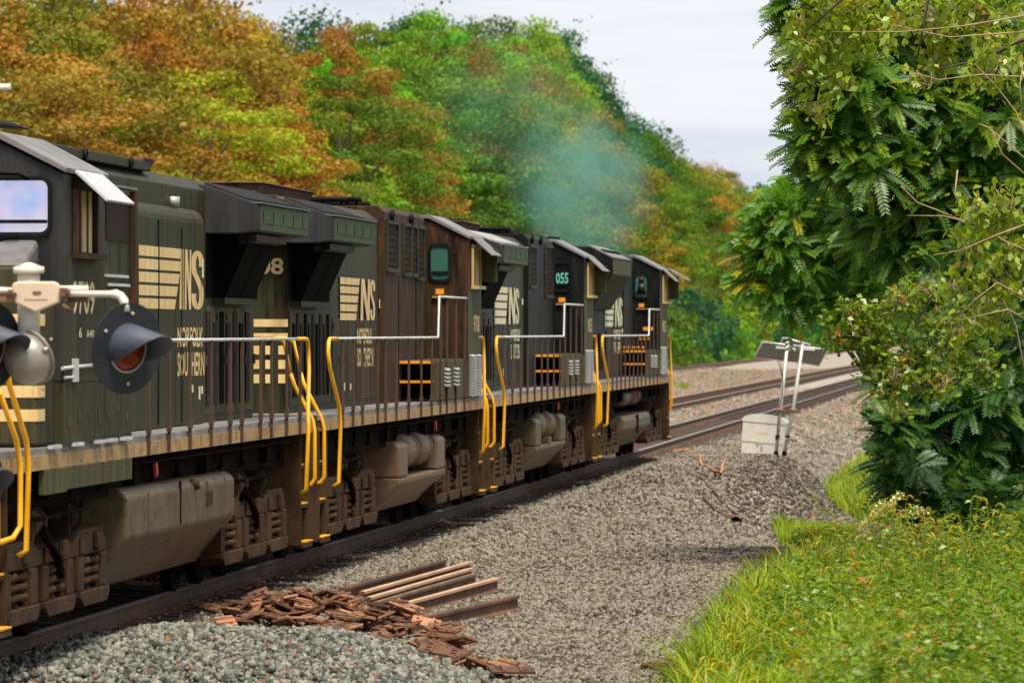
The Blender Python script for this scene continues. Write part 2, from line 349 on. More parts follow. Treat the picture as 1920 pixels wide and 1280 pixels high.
def textmesh(txt, w_, h_, fn, depth=.004):
    """letters scaled into w_ x h_; fn(u, v, d) places a point in 3-D"""
    cu = bpy.data.curves.new('lettering', 'FONT'); cu.body = txt; cu.size = 1; cu.resolution_u = 3; cu.offset = .022
    o = bpy.data.objects.new('lettering', cu); COL.objects.link(o)
    me = bpy.data.meshes.new_from_object(o.evaluated_get(bpy.context.evaluated_depsgraph_get()))
    bpy.data.objects.remove(o)
    xs = [q.co.x for q in me.vertices]; ys = [q.co.y for q in me.vertices]
    x0, x1, y0, y1 = min(xs), max(xs), min(ys), max(ys)
    vs = [fn((q.co.x - x0) / (x1 - x0) * w_, (q.co.y - y0) / (y1 - y0) * h_, depth) for q in me.vertices]
    fs = [list(p.vertices) for p in me.polygons]
    bpy.data.meshes.remove(me)
    return vs, fs
def side_text(mb, txt, x, y0, z0, w_, h_): mb._add(*textmesh(txt, w_, h_, lambda u, v, d: (x + d, y0 + u, z0 + v)))
def end_text(mb, txt, x0, y, z0, w_, h_): mb._add(*textmesh(txt, w_, h_, lambda u, v, d: (x0 + u, y - d, z0 + v)))
def numpy_mesh(name, verts, faces, mat, parent=None, attrs=None, smooth=False):
    """faces: (n,k) int array"""
    me = bpy.data.meshes.new(name); nf, k = faces.shape
    me.vertices.add(len(verts)); me.vertices.foreach_set('co', np.ascontiguousarray(verts, np.float32).ravel())
    me.loops.add(nf * k); me.loops.foreach_set('vertex_index', np.ascontiguousarray(faces, np.int32).ravel())
    me.polygons.add(nf); me.polygons.foreach_set('loop_start', np.arange(0, nf * k, k, dtype=np.int32)); me.polygons.foreach_set('loop_total', np.full(nf, k, np.int32))
    for an, av in (attrs or {}).items():
        q = me.attributes.new(an, 'FLOAT', 'FACE'); q.data.foreach_set('value', np.ascontiguousarray(av, np.float32))
    me.materials.append(MATS[mat]); me.update(calc_edges=True)
    if smooth: me.polygons.foreach_set('use_smooth', np.ones(nf, bool))
    o = bpy.data.objects.new(name, me); COL.objects.link(o)
    if parent is not None: o.parent = parent
    return o

# ---------------------------------------------------------------- ground and tracks
def axis(pts):
    out = []
    for (a_, b_, st) in pts: out += list(np.arange(a_, b_, st))
    return np.array(out + [pts[-1][1]])
sg = axis([(-30, 44, 4), (44, 62, .25), (62, 140, .6), (140, 400, 4), (400, 1200, 20), (1200, 4000, 200)])
lg = axis([(-900, -100, 80), (-100, -40, 6), (-40, -16, .6), (-16, -12, .25), (-12, -2, .16), (-2, 12, .7), (12, 60, 8), (60, 900, 105)])
S_, L_ = np.meshgrid(sg, lg, indexing='ij'); Z_ = gz(S_, L_)
n1, n2 = S_.shape; idx = np.arange(n1 * n2).reshape(n1, n2)
g = numpy_mesh('gravel_ground', np.stack([L_.ravel(), S_.ravel(), Z_.ravel()], 1),
               np.stack([idx[:-1, :-1].ravel(), idx[:-1, 1:].ravel(), idx[1:, 1:].ravel(), idx[1:, :-1].ravel()], 1), 'ground_gravel', smooth=True)
tag(tspace(g), kind='structure')
RAIL = [(-.07, -.17), (.07, -.17), (.07, -.155), (.012, -.13), (.012, -.045), (.036, -.035), (.036, -.006), (.026, 0), (-.026, 0), (-.036, -.006), (-.036, -.035), (-.012, -.045), (-.012, -.13), (-.07, -.155)]
def rail_mesh(mb, l, s0, s1, head=0):
    mb.mat(1).prism([(l + x, z) for x, z in RAIL], s0, s1)
    for i in range(len(mb.f)):
        p = [mb.v[q] for q in mb.f[i]]
        if len(p) == 4 and all(q[2] > -.0065 for q in p): mb.m[i] = 0
for k, (l, lab) in enumerate(((TC + .75, 'rail under the near wheels of the train, with a bright worn head'), (TC - .75, 'rail under the far wheels of the train'),
                              (-14.1 + .75, 'nearer rail of the empty middle track beyond the train'), (-14.1 - .75, 'farther rail of the empty middle track beyond the train'),
                              (-27.4 + .75, 'nearer rail of the empty track along the woods'), (-27.4 - .75, 'farther rail of the empty track along the woods'))):
    mb = MB(); rail_mesh(mb, l, 20, 1500)
    o = tspace(mb.build('rail', ['rail_head' if k < 2 else 'scrap_head', 'rail_side'])); tag(o, lab, 'rail', 'rails of the three tracks')
# sleepers: near ones one by one, the far ones as one mass
sl0 = empty('sleeper', W(45, TC), -ANG)
MB().box(-1.35, 1.35, -.11, .11, -.36, -.184).build('beam', 'tie', sl0, .012)
for sgn in (-1, 1):
    mb = MB().box(sgn * .75 - .18, sgn * .75 + .18, -.095, .095, -.182, -.168)
    for dx in (-.1, .1):
        for dy in (-.05, .05): mb.box(sgn * .75 + dx - .012, sgn * .75 + dx + .012, dy - .012, dy + .012, -.168, -.14)
    mb.build('tie_plate', 'rust', sl0)
tag(sl0, 'dark timber sleeper under the rails of the train track', 'sleeper', 'sleepers under the train track')
for i in range(1, 290):
    c = copy_tree(sl0); c.location = W(45 + i * .52, TC + rnd.uniform(-.05, .05), rnd.uniform(-.008, .004)); c.rotation_euler = (0, 0, -ANG + rnd.uniform(-.012, .012))
mb = MB()
for i in range(290, 800): mb.box(TC - 1.35, TC + 1.35, 45 + i * .52 - .11, 45 + i * .52 + .11, -.36, -.184)
for tcx in (-14.1, -27.4):
    for i in range(0, 760): mb.box(tcx - 1.3, tcx + 1.3, 100 + i * .55 - .11, 100 + i * .55 + .11, -.38, -.196)
tag(tspace(mb.build('far_sleepers', 'tie')), kind='stuff')

# loose ballast stones (too many to count): cut-faced lumps
CUBE = np.array([(-1, -1, -1), (1, -1, -1), (1, 1, -1), (-1, 1, -1), (-1, -1, 1), (1, -1, 1), (1, 1, 1), (-1, 1, 1)], float)
CF = np.array([(0, 3, 2), (0, 2, 1), (4, 5, 6), (4, 6, 7), (0, 1, 5), (0, 5, 4), (1, 2, 6), (1, 6, 5), (2, 3, 7), (2, 7, 6), (3, 0, 4), (3, 4, 7)])
def rot_mats(n, rs):
    q = rs.normal(size=(n, 4)); q /= np.linalg.norm(q, axis=1)[:, None]; w_, x, y, z = q.T
    return np.stack([np.stack([1 - 2 * (y * y + z * z), 2 * (x * y - z * w_), 2 * (x * z + y * w_)], 1), np.stack([2 * (x * y + z * w_), 1 - 2 * (x * x + z * z), 2 * (y * z - x * w_)], 1), np.stack([2 * (x * z - y * w_), 2 * (y * z + x * w_), 1 - 2 * (x * x + y * y)], 1)], 1)
def stones(name, s, l, z, size, mat, seed, tintp=None):
    rs = np.random.RandomState(seed); n = len(s)
    c = CUBE[None] + rs.uniform(-.55, .55, (n, 8, 3))
    c *= (size[:, None] * rs.uniform(.55, 1.05, (n, 3)))[:, None, :] * .5
    c = np.einsum('nij,nkj->nki', rot_mats(n, rs), c)
    c += np.stack([l, s, z], 1)[:, None, :]
    f = (CF[None] + (np.arange(n) * 8)[:, None, None]).reshape(-1, 3)
    ti = rs.rand(n) if tintp is None else tintp
    o = numpy_mesh(name, c.reshape(-1, 3), f, mat, attrs={'tint': np.repeat(ti, 12)})
    return tspace(o)
rs = np.random.RandomState(3)
def strew(n, s0, s1, l0, l1):
    u = rs.rand(n); s = s0 + (s1 - s0) * u; l = l0 + (l1 - l0) * rs.rand(n); return s, l
A = [strew(88000, 46, 78, -8.75, -2.2), strew(60000, 78, 150, -8.75, -1.8), strew(16000, 130, 200, -8.75, -1.0), strew(20000, 190, 340, -8.6, .5), strew(9000, 110, 300, -13.1, -11.0), strew(26000, 150, 480, -26.3, -15.6), strew(9000, 46, 135, -8.5, -8.1), strew(9000, 48, 95, -11, -8.6)]
s = np.concatenate([q[0] for q in A]); l = np.concatenate([q[1] for q in A])
keep = (np.abs(l - TC) > 1.42 + .12 * rs.rand(len(l))) | (rs.rand(len(l)) < .3) & (((s - 45 + .26) % .52) > .24) & (np.abs(np.abs(l - TC) - .75) > .1)
s, l = s[keep], l[keep]
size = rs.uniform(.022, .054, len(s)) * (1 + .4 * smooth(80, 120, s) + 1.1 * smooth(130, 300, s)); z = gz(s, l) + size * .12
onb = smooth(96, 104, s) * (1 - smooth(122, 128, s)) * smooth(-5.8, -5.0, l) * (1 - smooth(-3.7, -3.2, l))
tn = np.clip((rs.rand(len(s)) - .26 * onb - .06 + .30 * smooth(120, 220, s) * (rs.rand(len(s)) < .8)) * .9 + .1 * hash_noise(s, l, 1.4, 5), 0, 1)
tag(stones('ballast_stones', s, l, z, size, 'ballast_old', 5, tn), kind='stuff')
n = 36000
s = HEAP[0] - .4 + rs.normal(0, 2.0, n); l = HEAP[1] - .25 + rs.uniform(-2.3, 2.1, n)
k = (s < HEAP[0] + 1.9 - .35 * (l - HEAP[1] + .3) ** 2 * .5) & (s > 44) & (l > -9.0)
s, l = s[k], l[k]; size = rs.uniform(.024, .064, len(s)) * rs.uniform(.8, 1.1, len(s)); z = gz(s, l) + size * .2 + rs.uniform(0, .05, len(s))
tag(stones('clean_ballast_heap', s, l, z, size, 'ballast_clean', 6), kind='stuff')

# ---------------------------------------------------------------- locomotives (local x = towards the camera side, y = away along the track, z above rail head)
def rrect(y0, y1, z0, z1, r, n=4):
    pts = []
    for cy, cz, a0 in ((y1 - r, z1 - r, 0), (y0 + r, z1 - r, 90), (y0 + r, z0 + r, 180), (y1 - r, z0 + r, 270)):
        for i in range(n + 1): a_ = R(a0 + 90 * i / n); pts.append((cy + r * math.cos(a_), cz + r * math.sin(a_)))
    return pts
def truck(root, yc):
    fr = MB()
    for sg_ in (1, -1):
        X = lambda a_, b_: sorted((sg_ * a_, sg_ * b_))
        fr.prism([(yc - 2.75, .80), (yc - 2.5, .97), (yc - 1.2, .97), (yc - .95, .88), (yc + .95, .88), (yc + 1.2, .97), (yc + 2.5, .97), (yc + 2.75, .80), (yc + 2.7, .74), (yc - 2.7, .74)], *X(1.12, 1.38), 'x')
        for ay in (-1.88, 0, 1.88):     # each axle hangs between two posts over a bottom bar
            for y0, y1 in ((-.80, -.50), (.46, .80)):
                fr.prism([(yc + ay + y0, .738), (yc + ay + y1, .738), (yc + ay + y1, .43), (yc + ay + y0, .43)], *X(1.15, 1.40), 'x')
            fr.prism([(yc + ay - .80, .428), (yc + ay + .80, .428), (yc + ay + .80, .36), (yc + ay + .66, .29), (yc + ay - .62, .29), (yc + ay - .80, .37)], *X(1.15, 1.42), 'x')
            fr.box(*X(1.38, 1.43), yc + ay + .1, yc + ay + .36, .78, .92)
            fr.box(*X(1.38, 1.41), yc + ay - .7, yc + ay - .5, .76, .90)
    fr.box(-1.1, 1.1, yc - .3, yc + .3, .6, .95)
    f = fr.build('truck_frame', 'grime', root, .012)
    for ay in (-1.88, 0, 1.88):
        wh = MB()
        for sx in (-1, 1):
            wh.tube([(sx * .69, yc + ay, .52), (sx * .80, yc + ay, .52)], .52, 28); wh.tube([(sx * .80, yc + ay, .52), (sx * .83, yc + ay, .52)], .30, 20)
        wh.tube([(-1.1, yc + ay, .52), (1.1, yc + ay, .52)], .09, 10)
        wh.build('wheelset', 'grime_shaded', f)
        for dy in (-.25, .22):
            MB().helix((1.27, yc + ay + dy, .43), .115, .30, 3.5, .036).build('spring', 'grime', f)
        MB().box(1.02, 1.14, yc + ay - .48, yc + ay + .44, .44, .735).build('pocket_back', 'grime_shaded', f, .01)  # dark back plate: shade of the spring pocket put into its colour
        mb = MB(); yy = yc + ay + .94 * (1 if ay <= 0 else -1)
        mb.tube([(1.28, yy - .25, 1.10), (1.28, yy + .14, 1.10)], .125, 16); mb.tube([(1.28, yy + .14, 1.10), (1.28, yy + .18, 1.10)], .15, 16); mb.tube([(1.28, yy - .5, 1.10), (1.28, yy - .25, 1.10)], .035, 8)
        mb.box(1.05, 1.38, yy - .3, yy - .2, .96, 1.22)
        mb.build('brake_cylinder', 'grime', f)
    mb = MB(); mb.tube([(1.3, yc - 2.4, 1.17), (1.40, yc - 1, 1.14), (1.40, yc + 1.2, 1.16), (1.2, yc + 2.4, 1.18)], .022, 6); mb.tube([(1.28, yc - 1.6, 1.24), (1.3, yc + .5, 1.22), (1.25, yc + 2, 1.26)], .018, 6)
    mb.tube([(1.40, yc - .9, 1.05), (1.44, yc - .3, .78), (1.40, yc + .1, .62)], .04, 8)
    mb.build('brake_pipe', 'grime_shaded', f)
def stair(root, ya, yb):
    """corner stair well between ya and yb, open to the side, on both sides of the platform end"""
    for sx in (-1, 1):
        mb = MB()
        X = lambda a_, b_: sorted((sx * a_, sx * b_))
        for y in (ya, yb - .04): mb.box(*X(1.02, 1.52), y, y + .04, .30, 1.60)
        mb.box(*X(1.0, 1.04), ya, yb, .30, 1.60)
        mb.box(*X(1.05, 1.56), ya + .04, yb - .04, .27, .33)
        mb.box(*X(1.05, 1.50), ya + .04, yb - .04, .72, .76); mb.box(*X(1.05, 1.46), ya + .04, yb - .04, 1.16, 1.20)
        s_ = mb.build('stair_well', 'grime', root, .006)
    mb = MB()
    for zz, xo in ((.33, 1.565), (.76, 1.505), (1.20, 1.465)): mb.box(xo - .09, xo, ya + .06, yb - .06, zz + .003, zz + .018)
    mb.build('tread_edge', 'yellow', s_)
def ns_logo(root, x, y0, w_, z0, h_, mat='cream', nb=5, fr=(.55, .57, .85, 1.0), stem=False):
    mb = MB(); bw = fr[0] * w_; g_ = .045 * h_; bh = (h_ - g_ * (nb - 1)) / nb
    def q(pts): mb._add([(x + .004, y0 + u, z0 + v) for u, v in pts], [list(range(len(pts)))])
    for i in range(nb):
        v0 = i * (bh + g_); v1 = v0 + bh
        e = lambda v: bw * (.80 + .20 * v / h_)
        q([(0, v0), (e(v0), v0), (e(v1), v1), (0, v1)])
    mb2 = mb
    if stem: mb._add([(x + .006, y0 + u, z0 + v) for u, v in ((bw * .90, 0), (bw, 0), (bw, h_), (bw * .94, h_))], [(0, 1, 2, 3)])
    na, nw = fr[1] * w_, (fr[2] - fr[1]) * w_
    q([(na, 0), (na + nw * .26, 0), (na + nw * .30, h_), (na + nw * .06, h_)])                # N: stem, slant, stem
    mb._add([(x + .006, y0 + u, z0 + v) for u, v in ((na + nw * .10, h_), (na + nw * .40, h_), (na + nw * .92, 0), (na + nw * .64, 0))], [(0, 1, 2, 3)])
    q([(na + nw * .70, 0), (na + nw * .94, 0), (na + nw * .98, h_), (na + nw * .76, h_)])
    cx = (fr[2] + fr[3]) / 2 * w_; hw = (fr[3] - fr[2]) / 2 * w_
    path = []                                    # S drawn on a 20 x 118 grid, then stretched along the hood
    for i in range(13): a_ = R(-25 + 205 * i / 12); path.append((6.2 * math.cos(a_), 94 + 19 * math.sin(a_)))
    path += [(-6.2, 84), (-5.2, 74), (0, 60), (5.4, 44), (6.4, 34)]
    for i in range(1, 13): a_ = R(-205 * i / 12); path.append((6.2 * math.cos(a_), 24 + 19 * math.sin(a_)))
    ring = []
    for i, p in enumerate(path):
        a_ = path[max(i - 1, 0)]; b_ = path[min(i + 1, len(path) - 1)]; d = Vector((b_[0] - a_[0], b_[1] - a_[1])).normalized(); n_ = Vector((-d.y, d.x)); tw = 3.6 + 1.2 * abs(n_.y)
        ring.append(tuple((cx + (p[0] + sg_ * n_.x * tw) / 10 * hw, (p[1] + sg_ * n_.y * tw) / 118 * h_) for sg_ in (1, -1)))
    for a_, b_ in zip(ring, ring[1:]): q([a_[0], b_[0], b_[1], a_[1]])
    return mb.build('logo', mat, root)
def window(root, y, x0, x1, z0, z1, glass='glass_green', facing=-1, name='rear_window'):
    mb = MB(); out = rrect(x0 - .035, x1 + .035, z0 - .035, z1 + .035, .09); inn = rrect(x0, x1, z0, z1, .065); n = len(out); d = facing * .03
    mb._add([(p[0], y, p[1]) for p in out] + [(p[0], y + d, p[1]) for p in out] + [(p[0], y + d, p[1]) for p in inn] + [(p[0], y, p[1]) for p in inn],
            [(a_ + i, a_ + (i + 1) % n, b_ + (i + 1) % n, b_ + i) for a_, b_ in ((0, n), (n, 2 * n), (2 * n, 3 * n)) for i in range(n)])
    o = mb.build(name, 'body_dark', root)
    mb = MB(); mb._add([(p[0], y + facing * .006, p[1]) for p in inn], [list(range(n))])
    mb.build('pane', glass, o)
    mb = MB().box(x0 + .01, x1 - .01, *sorted((y + facing * .008, y + facing * .03)), z0 + (z1 - z0) * .17, z0 + (z1 - z0) * .24)
    mb.build('glazing_bar', 'body_dark', o)
    return o

def locomotive(name, label, s0, Ln, v):
    """v: dictionary of what differs from engine to engine; distances measured from the near end"""
    root = empty('diesel_locomotive', W(s0, TC), -ANG)
    tag(root, label, 'locomotive', 'locomotives of the freight train')
    Y = (lambda y: Ln - y) if v.get('rev') else (lambda y: y)
    def YY(a_, b_): return sorted((Y(a_), Y(b_)))
    body, hoodm = v.get('body', 'body'), v.get('hood', 'body')
    # frame, deck and the light side sill
    MB().box(-1.32, 1.32, .25, Ln - .25, 1.22, 1.575).build('underframe', 'grime_shaded', root)
    mb = MB().box(-1.54, 1.54, 0, Ln, 1.70, 1.76); mb.build('deck', 'deck', root)
    for sx in (-1, 1): MB().box(*sorted((sx * 1.49, sx * 1.552)), .05, Ln - .05, 1.575, 1.70).build('side_sill', v.get('sill', 'sill_tan'), root)
    for y0 in (-.03, Ln - .03): MB().box(-1.5, 1.5, y0, y0 + .06, .28, 1.76).build('pilot_plate', 'grime', root, .01)
    for y0, sg_ in ((0, -1), (Ln, 1)):
        mb = MB().box(-.14, .14, *sorted((y0 + sg_ * .03, y0 + sg_ * .62)), .78, 1.02); mb.box(-.2, .2, *sorted((y0 + sg_ * .5, y0 + sg_ * .8)), .74, 1.06)
        for hx in (-.45, .5): mb.tube([(hx, y0 + sg_ * .05, .9), (hx, y0 + sg_ * .35, .55), (hx * .6, y0 + sg_ * .75, .6)], .03, 6)
        mb.build('coupler', 'grime_shaded', root, .01)
    stair(root, .05, .85); stair(root, Ln - .85, Ln - .05)
    # yellow corner rails
    for sx in (1, -1):
        for (y_, d) in ((.55, 1), (Ln - .55, -1)):
            mb = MB(); mb.tube([(sx * 1.56, y_ + d * .95, 2.65), (sx * 1.56, y_ + d * .2, 2.65), (sx * 1.565, y_ + d * .06, 2.62), (sx * 1.565, y_, 2.5), (sx * 1.58, y_ + d * .05, 2.3), (sx * 1.63, y_ + d * .55, 1.85), (sx * 1.64, y_ + d * .6, 1.65), (sx * 1.62, y_ + d * .62, .95), (sx * 1.55, y_ + d * .6, .90)], .024, 8)
            mb.build('corner_handrail', 'yellow', root)
            ye = y_ - d * .5
            mb = MB(); mb.tube([(sx * 1.30, ye, 2.25), (sx * 1.34, ye, 2.12), (sx * 1.55, ye - d * .02, 1.72), (sx * 1.575, ye, 1.6), (sx * 1.58, ye, 1.05), (sx * 1.54, ye, .98), (sx * 1.38, ye, .93)], .024, 8)
            mb.tube([(sx * 1.30, ye, 2.25), (sx * 1.22, ye, 2.62), (sx * 1.1, ye, 2.66), (sx * .4, ye, 2.66)], .02, 8)
            mb.build('end_handrail', 'yellow', root)
    # trucks and what hangs between them
    for yc in v['trucks']: truck(root, yc)
    a_, b_ = v['tank']
    if v['tanktype'] == 'smooth':
        prof = [(1.5, 1.20), (1.42, 1.28), (-1.42, 1.28), (-1.5, 1.20), (-1.5, .82), (-1.12, .34), (1.12, .34), (1.5, .82)]
        tk = MB().prism(prof, a_, b_).build('fuel_tank', v.get('tankm', 'tank_grey'), root, .03)
        MB().box(1.49, 1.506, a_ + (b_ - a_) * .46, a_ + (b_ - a_) * .47, .86, 1.27).build('strap', 'grime_shaded', tk)
        for q in (.18, .72, .9): MB().box(1.49, 1.504, a_ + (b_ - a_) * q, a_ + (b_ - a_) * q + .025, .84, 1.22).build('weld_strip', 'tank_grey', tk)
        mb = MB().tube([(1.45, a_ + 4.4, 1.2), (1.54, a_ + 4.4, 1.23)], .06, 12); mb.box(1.495, 1.51, a_ + 5.2, a_ + 5.6, .98, 1.12); mb.build('filler_cap', 'grime', tk)
        mb = MB().box(1.0, 1.3, a_ - .14, a_ - .02, .7, .78); mb.box(1.0, 1.06, a_ - .14, a_ - .02, .78, .98); mb.box(1.24, 1.3, a_ - .14, a_ - .02, .78, .86); mb.build('fuel_gauge', 'grime', tk)
    elif v['tanktype'] == 'low':
        prof = [(1.5, .90), (1.44, 1.0), (-1.44, 1.0), (-1.5, .9), (-1.5, .72), (-1.12, .32), (1.12, .32), (1.5, .72)]
        tk = MB().prism(prof, a_, b_).build('fuel_tank', 'tank_grey', root, .03)
        MB().box(1.49, 1.512, a_ + (b_ - a_) * .46, a_ + (b_ - a_) * .53, .6, .99).build('strap', 'grime_shaded', tk)
    else:
        trough = [(1.5, .80), (-1.5, .80), (-1.5, .72), (-1.12, .34), (1.12, .34), (1.5, .72)]
        tm = v.get('tankm', 'tank_brown')
        tk = MB().prism(trough, a_, b_).build('fuel_tank', tm, root, .02)
        for y0, y1 in ((a_ + .02, a_ + 1.1), (b_ - 1.15, b_ - .02)):
            MB().prism([(1.5, .803), (1.5, 1.22), (1.42, 1.28), (-1.42, 1.28), (-1.5, 1.22), (-1.5, .803)], y0, y1).build('tank_end', tm, tk, .03)
        if v['tanktype'] == 'notched': MB().box(1.2, 1.501, a_ + 2.6, a_ + 3.2, .803, .92).build('tank_lug', tm, tk)
    if v['tanktype'] != 'smooth':
        zr, rr = (1.36, .19) if v['tanktype'] == 'low' else (1.12, .255)
        for sx in (1, -1):
            for (p, q) in ((a_ + 1.25, (a_ + b_) / 2 - .03), ((a_ + b_) / 2 + .12, b_ - 1.25)):
                mb = MB().barrel((sx * 1.2, p, zr), (sx * 1.2, q, zr), rr); 
                for u in (.12, .88): mb.tube([(sx * 1.2, p + (q - p) * (u - .02), zr), (sx * 1.2, p + (q - p) * (u + .02), zr)], rr + .012, 18)
                for u in (.25, .75): mb.tube([(sx * 1.2, p + (q - p) * u, zr + rr - .02), (sx * 1.2, p + (q - p) * u, zr + rr + .10)], .035, 8)
                mb.build('air_reservoir', 'tank_grey' if v['tanktype'] != 'tub' else 'tank_brown', root)
    yh = v.get('handle', b_ - 1.0)
    MB().obox((1.42, yh, 1.42), .035, .09, .15, Matrix.Rotation(R(28), 3, 'X')).build('fuel_cutoff_handle', 'red_handle', root, .008)
    mb = MB()
    for k in range(int(Ln / 1.6)):
        y = 1.8 + k * 1.6; mb.tube([(1.35, y, 1.58), (1.36, y, 1.36), (1.33, y + .1, 1.3)], .02, 6)
        if k % 3 == 1: mb.box(1.22, 1.4, y + .2, y + .5, 1.3, 1.56)
        if k % 3 == 0: mb.tube([(1.2, y, 1.5), (1.32, y + .35, 1.32), (1.2, y + .8, 1.48)], .03, 6)
    mb.tube([(1.44, 1.2, 1.5), (1.44, Ln - 1.2, 1.5)], .02, 6)
    mb.build('underframe_piping', 'grime_shaded', root)
    # long hood
    hw = v.get('hw', .98); h0, h1 = YY(*v['hoodspan'])
    ht = v.get('ht', 4.24)
    hood = MB().prism([(hw, 1.76), (hw, ht), (hw - .16, ht + .12), (-hw + .16, ht + .12), (-hw, ht), (-hw, 1.76)], h0, h1).build('long_hood', hoodm, root, .012)
    # engine-room doors, built as slightly raised leaves with latches and hinges
    for k, (ya, yb, z0, z1, mt) in enumerate(v['doors']):
        ya, yb = YY(ya, yb)
        for sx in (1,):
            mb = MB().box(hw + .002, hw + .018, ya, yb, z0, z1)
            dr = mb.build('hood_door', mt, root, .004)
            mb = MB().box(hw + .018, hw + .045, yb - .09, yb - .05, z0 + (z1 - z0) * .45, z0 + (z1 - z0) * .55)
            for q in (.12, .88): mb.box(hw + .018, hw + .034, ya, ya + .06, z0 + (z1 - z0) * q, z0 + (z1 - z0) * q + .06)
            mb.build('latch', 'stanchion', dr)
    for (ya, yb, z0, z1, n) in v.get('slots', []):      # tall narrow louvre slots
        ya, yb = YY(ya, yb); dy = (yb - ya) / n
        for i in range(n):
            zt = z1 - (.0 if i % 2 else .12) * (z1 - z0)
            MB().box(hw + .003, hw + .03, ya + i * dy + dy * .18, ya + i * dy + dy * .72, z0, zt).build('louver_slot', 'screen_red' if i % 3 else 'screen', root)
    # radiator section overhanging the hood
    for (ya, yb) in v.get('wings', []):
        ya, yb = YY(ya, yb)
        prof = [(1.56, 4.09), (1.56, 3.815), (1.30, 3.785), (-1.30, 3.785), (-1.56, 3.815), (-1.56, 4.09), (-.98, 4.30), (-.5, 4.36), (.5, 4.36), (.98, 4.30)]
        wg = MB().prism(prof, ya, yb).build('radiator_wing', 'face_grey', root, .008)
        mb = MB().box(1.562, 1.572, ya + .01, yb - .01, 3.82, 4.085); mb.build('side_panel', 'wing_green', wg)
        mb = MB()
        for i in range(14):
            y = ya + .25 + (yb - ya - .5) * i / 13
            mb.box(1.573, 1.577, y, y + .09 + .05 * (i % 3), 3.89, 3.90)
            if i % 3 == 0: mb.box(1.573, 1.577, y, y + .03, 3.91, 4.03)
        mb.build('panel_seam', 'body_dark', wg)
        mb = MB().box(1.50, 1.575, ya, yb, 4.092, 4.104)
        for i in range(16):
            y = ya + .1 + (yb - ya - .3) * i / 15; mb.obox((1.2, y, 4.232), .5, .10, .03, Matrix.Rotation(R(20), 3, 'Y'))
        mb.build('grille_top', 'silver' if v.get('bright') else 'face_grey', wg)
        MB().box(1.54, 1.592, ya - .01, yb + .01, 4.105, 4.116).build('edge_highlight', 'roof_pale', wg)  # pale line: highlight along the wing's top edge put into colour
        sc = MB(); span = v.get('screenspan', (ya + .55, ya + 3.0)); two = ((span[0], (span[0] + span[1]) / 2 - .03), ((span[0] + span[1]) / 2 + .03, span[1]))
        for p, q in two:
            sc.prism([(hw + .002, 3.10), (hw + .12, 3.10), (1.40, 3.783), (hw + .002, 3.783)], p, q)
        sn = sc.build('radiator_screen', 'screen', root)
        mb = MB().box(hw, hw + .13, span[0] - .06, span[1] + .06, 3.03, 3.098); mb.prism([(1.26, 3.68), (1.46, 3.71), (1.46, 3.782), (1.26, 3.782)], span[0] - .1, span[1] + .1)
        mb.build('screen_frame', 'body', sn)
        MB().box(hw, hw + .02, ya + .02, yb - .1, 3.10, 3.78).build('shutter_panel', 'screen', wg)
    if 'flare' in v:                                      # big slanted radiator of the leading engine
        ya, yb = v['flare']
        prof = [(1.52, 4.18), (1.52, 3.86), (1.10, 3.18), (-1.10, 3.18), (-1.52, 3.86), (-1.52, 4.18), (-1.05, 4.42), (1.05, 4.42)]
        fl = MB().prism(prof, ya, yb).build('radiator_wing', 'body_dark', root, .01)
        MB().box(1.522, 1.532, ya + .02, yb - .02, 3.88, 4.17).build('side_panel', 'olive', fl)
        mb = MB().obox((1.29, (ya + yb) / 2, 4.325), .56, yb - ya, .025, Matrix.Rotation(R(27), 3, 'Y')); mb.build('grille_top', 'roof_pale', fl)
        mb = MB()
        for i in range(9): mb.obox((1.30, ya + .5 + i * .5, 4.345), .10, .22, .03, Matrix.Rotation(R(27), 3, 'Y'))
        mb.build('grille_slot', 'screen', fl)
    # roof things
    if 'stack' in v:
        ya, yb = YY(*v['stack'])
        mb = MB().prism([(-.55, 4.35), (.55, 4.35), (.62, 4.50), (-.62, 4.50)], ya, yb); mb.box(-.66, .66, ya - .05, yb + .05, 4.50, 4.52)
        mb.build('exhaust_housing', 'rust_dark', root, .01)
    for (y, x) in v.get('fans', []):
        y = Y(y); mb = MB().tube([(x, y, ht + .1), (x, y, ht + .24)], .30, 18); mb.tube([(x, y, ht + .30), (x, y, ht + .36)], .42, 20)
        for q in range(6): a2 = q * math.pi / 3; mb.tube([(x + .34 * math.cos(a2), y + .34 * math.sin(a2), ht + .1), (x + .34 * math.cos(a2), y + .34 * math.sin(a2), ht + .31)], .025, 6)
        mb.build('roof_fan', 'body_dark', root)
    # raised equipment cabinet with dark screens behind the cab
    if 'cabinet' in v:
        ya, yb = YY(*v['cabinet']); cw = v.get('cw', 1.06); ct = v.get('ct', 4.30)
        n = 5; pr = [(cw, 1.765)] + [(cw - .16 + .16 * math.cos(R(90 * i / n)), ct - .14 + .16 * math.sin(R(90 * i / n))) for i in range(n + 1)] if v.get('round') else [(cw, 1.765), (cw, ct), (cw - .1, ct + .08)]
        pr = pr + [(-x, z) for x, z in pr[::-1]]
        cb = MB().prism(pr, ya, yb, smooth=False).build('equipment_cabinet', v.get('cabm', 'body_brown'), root, .012)
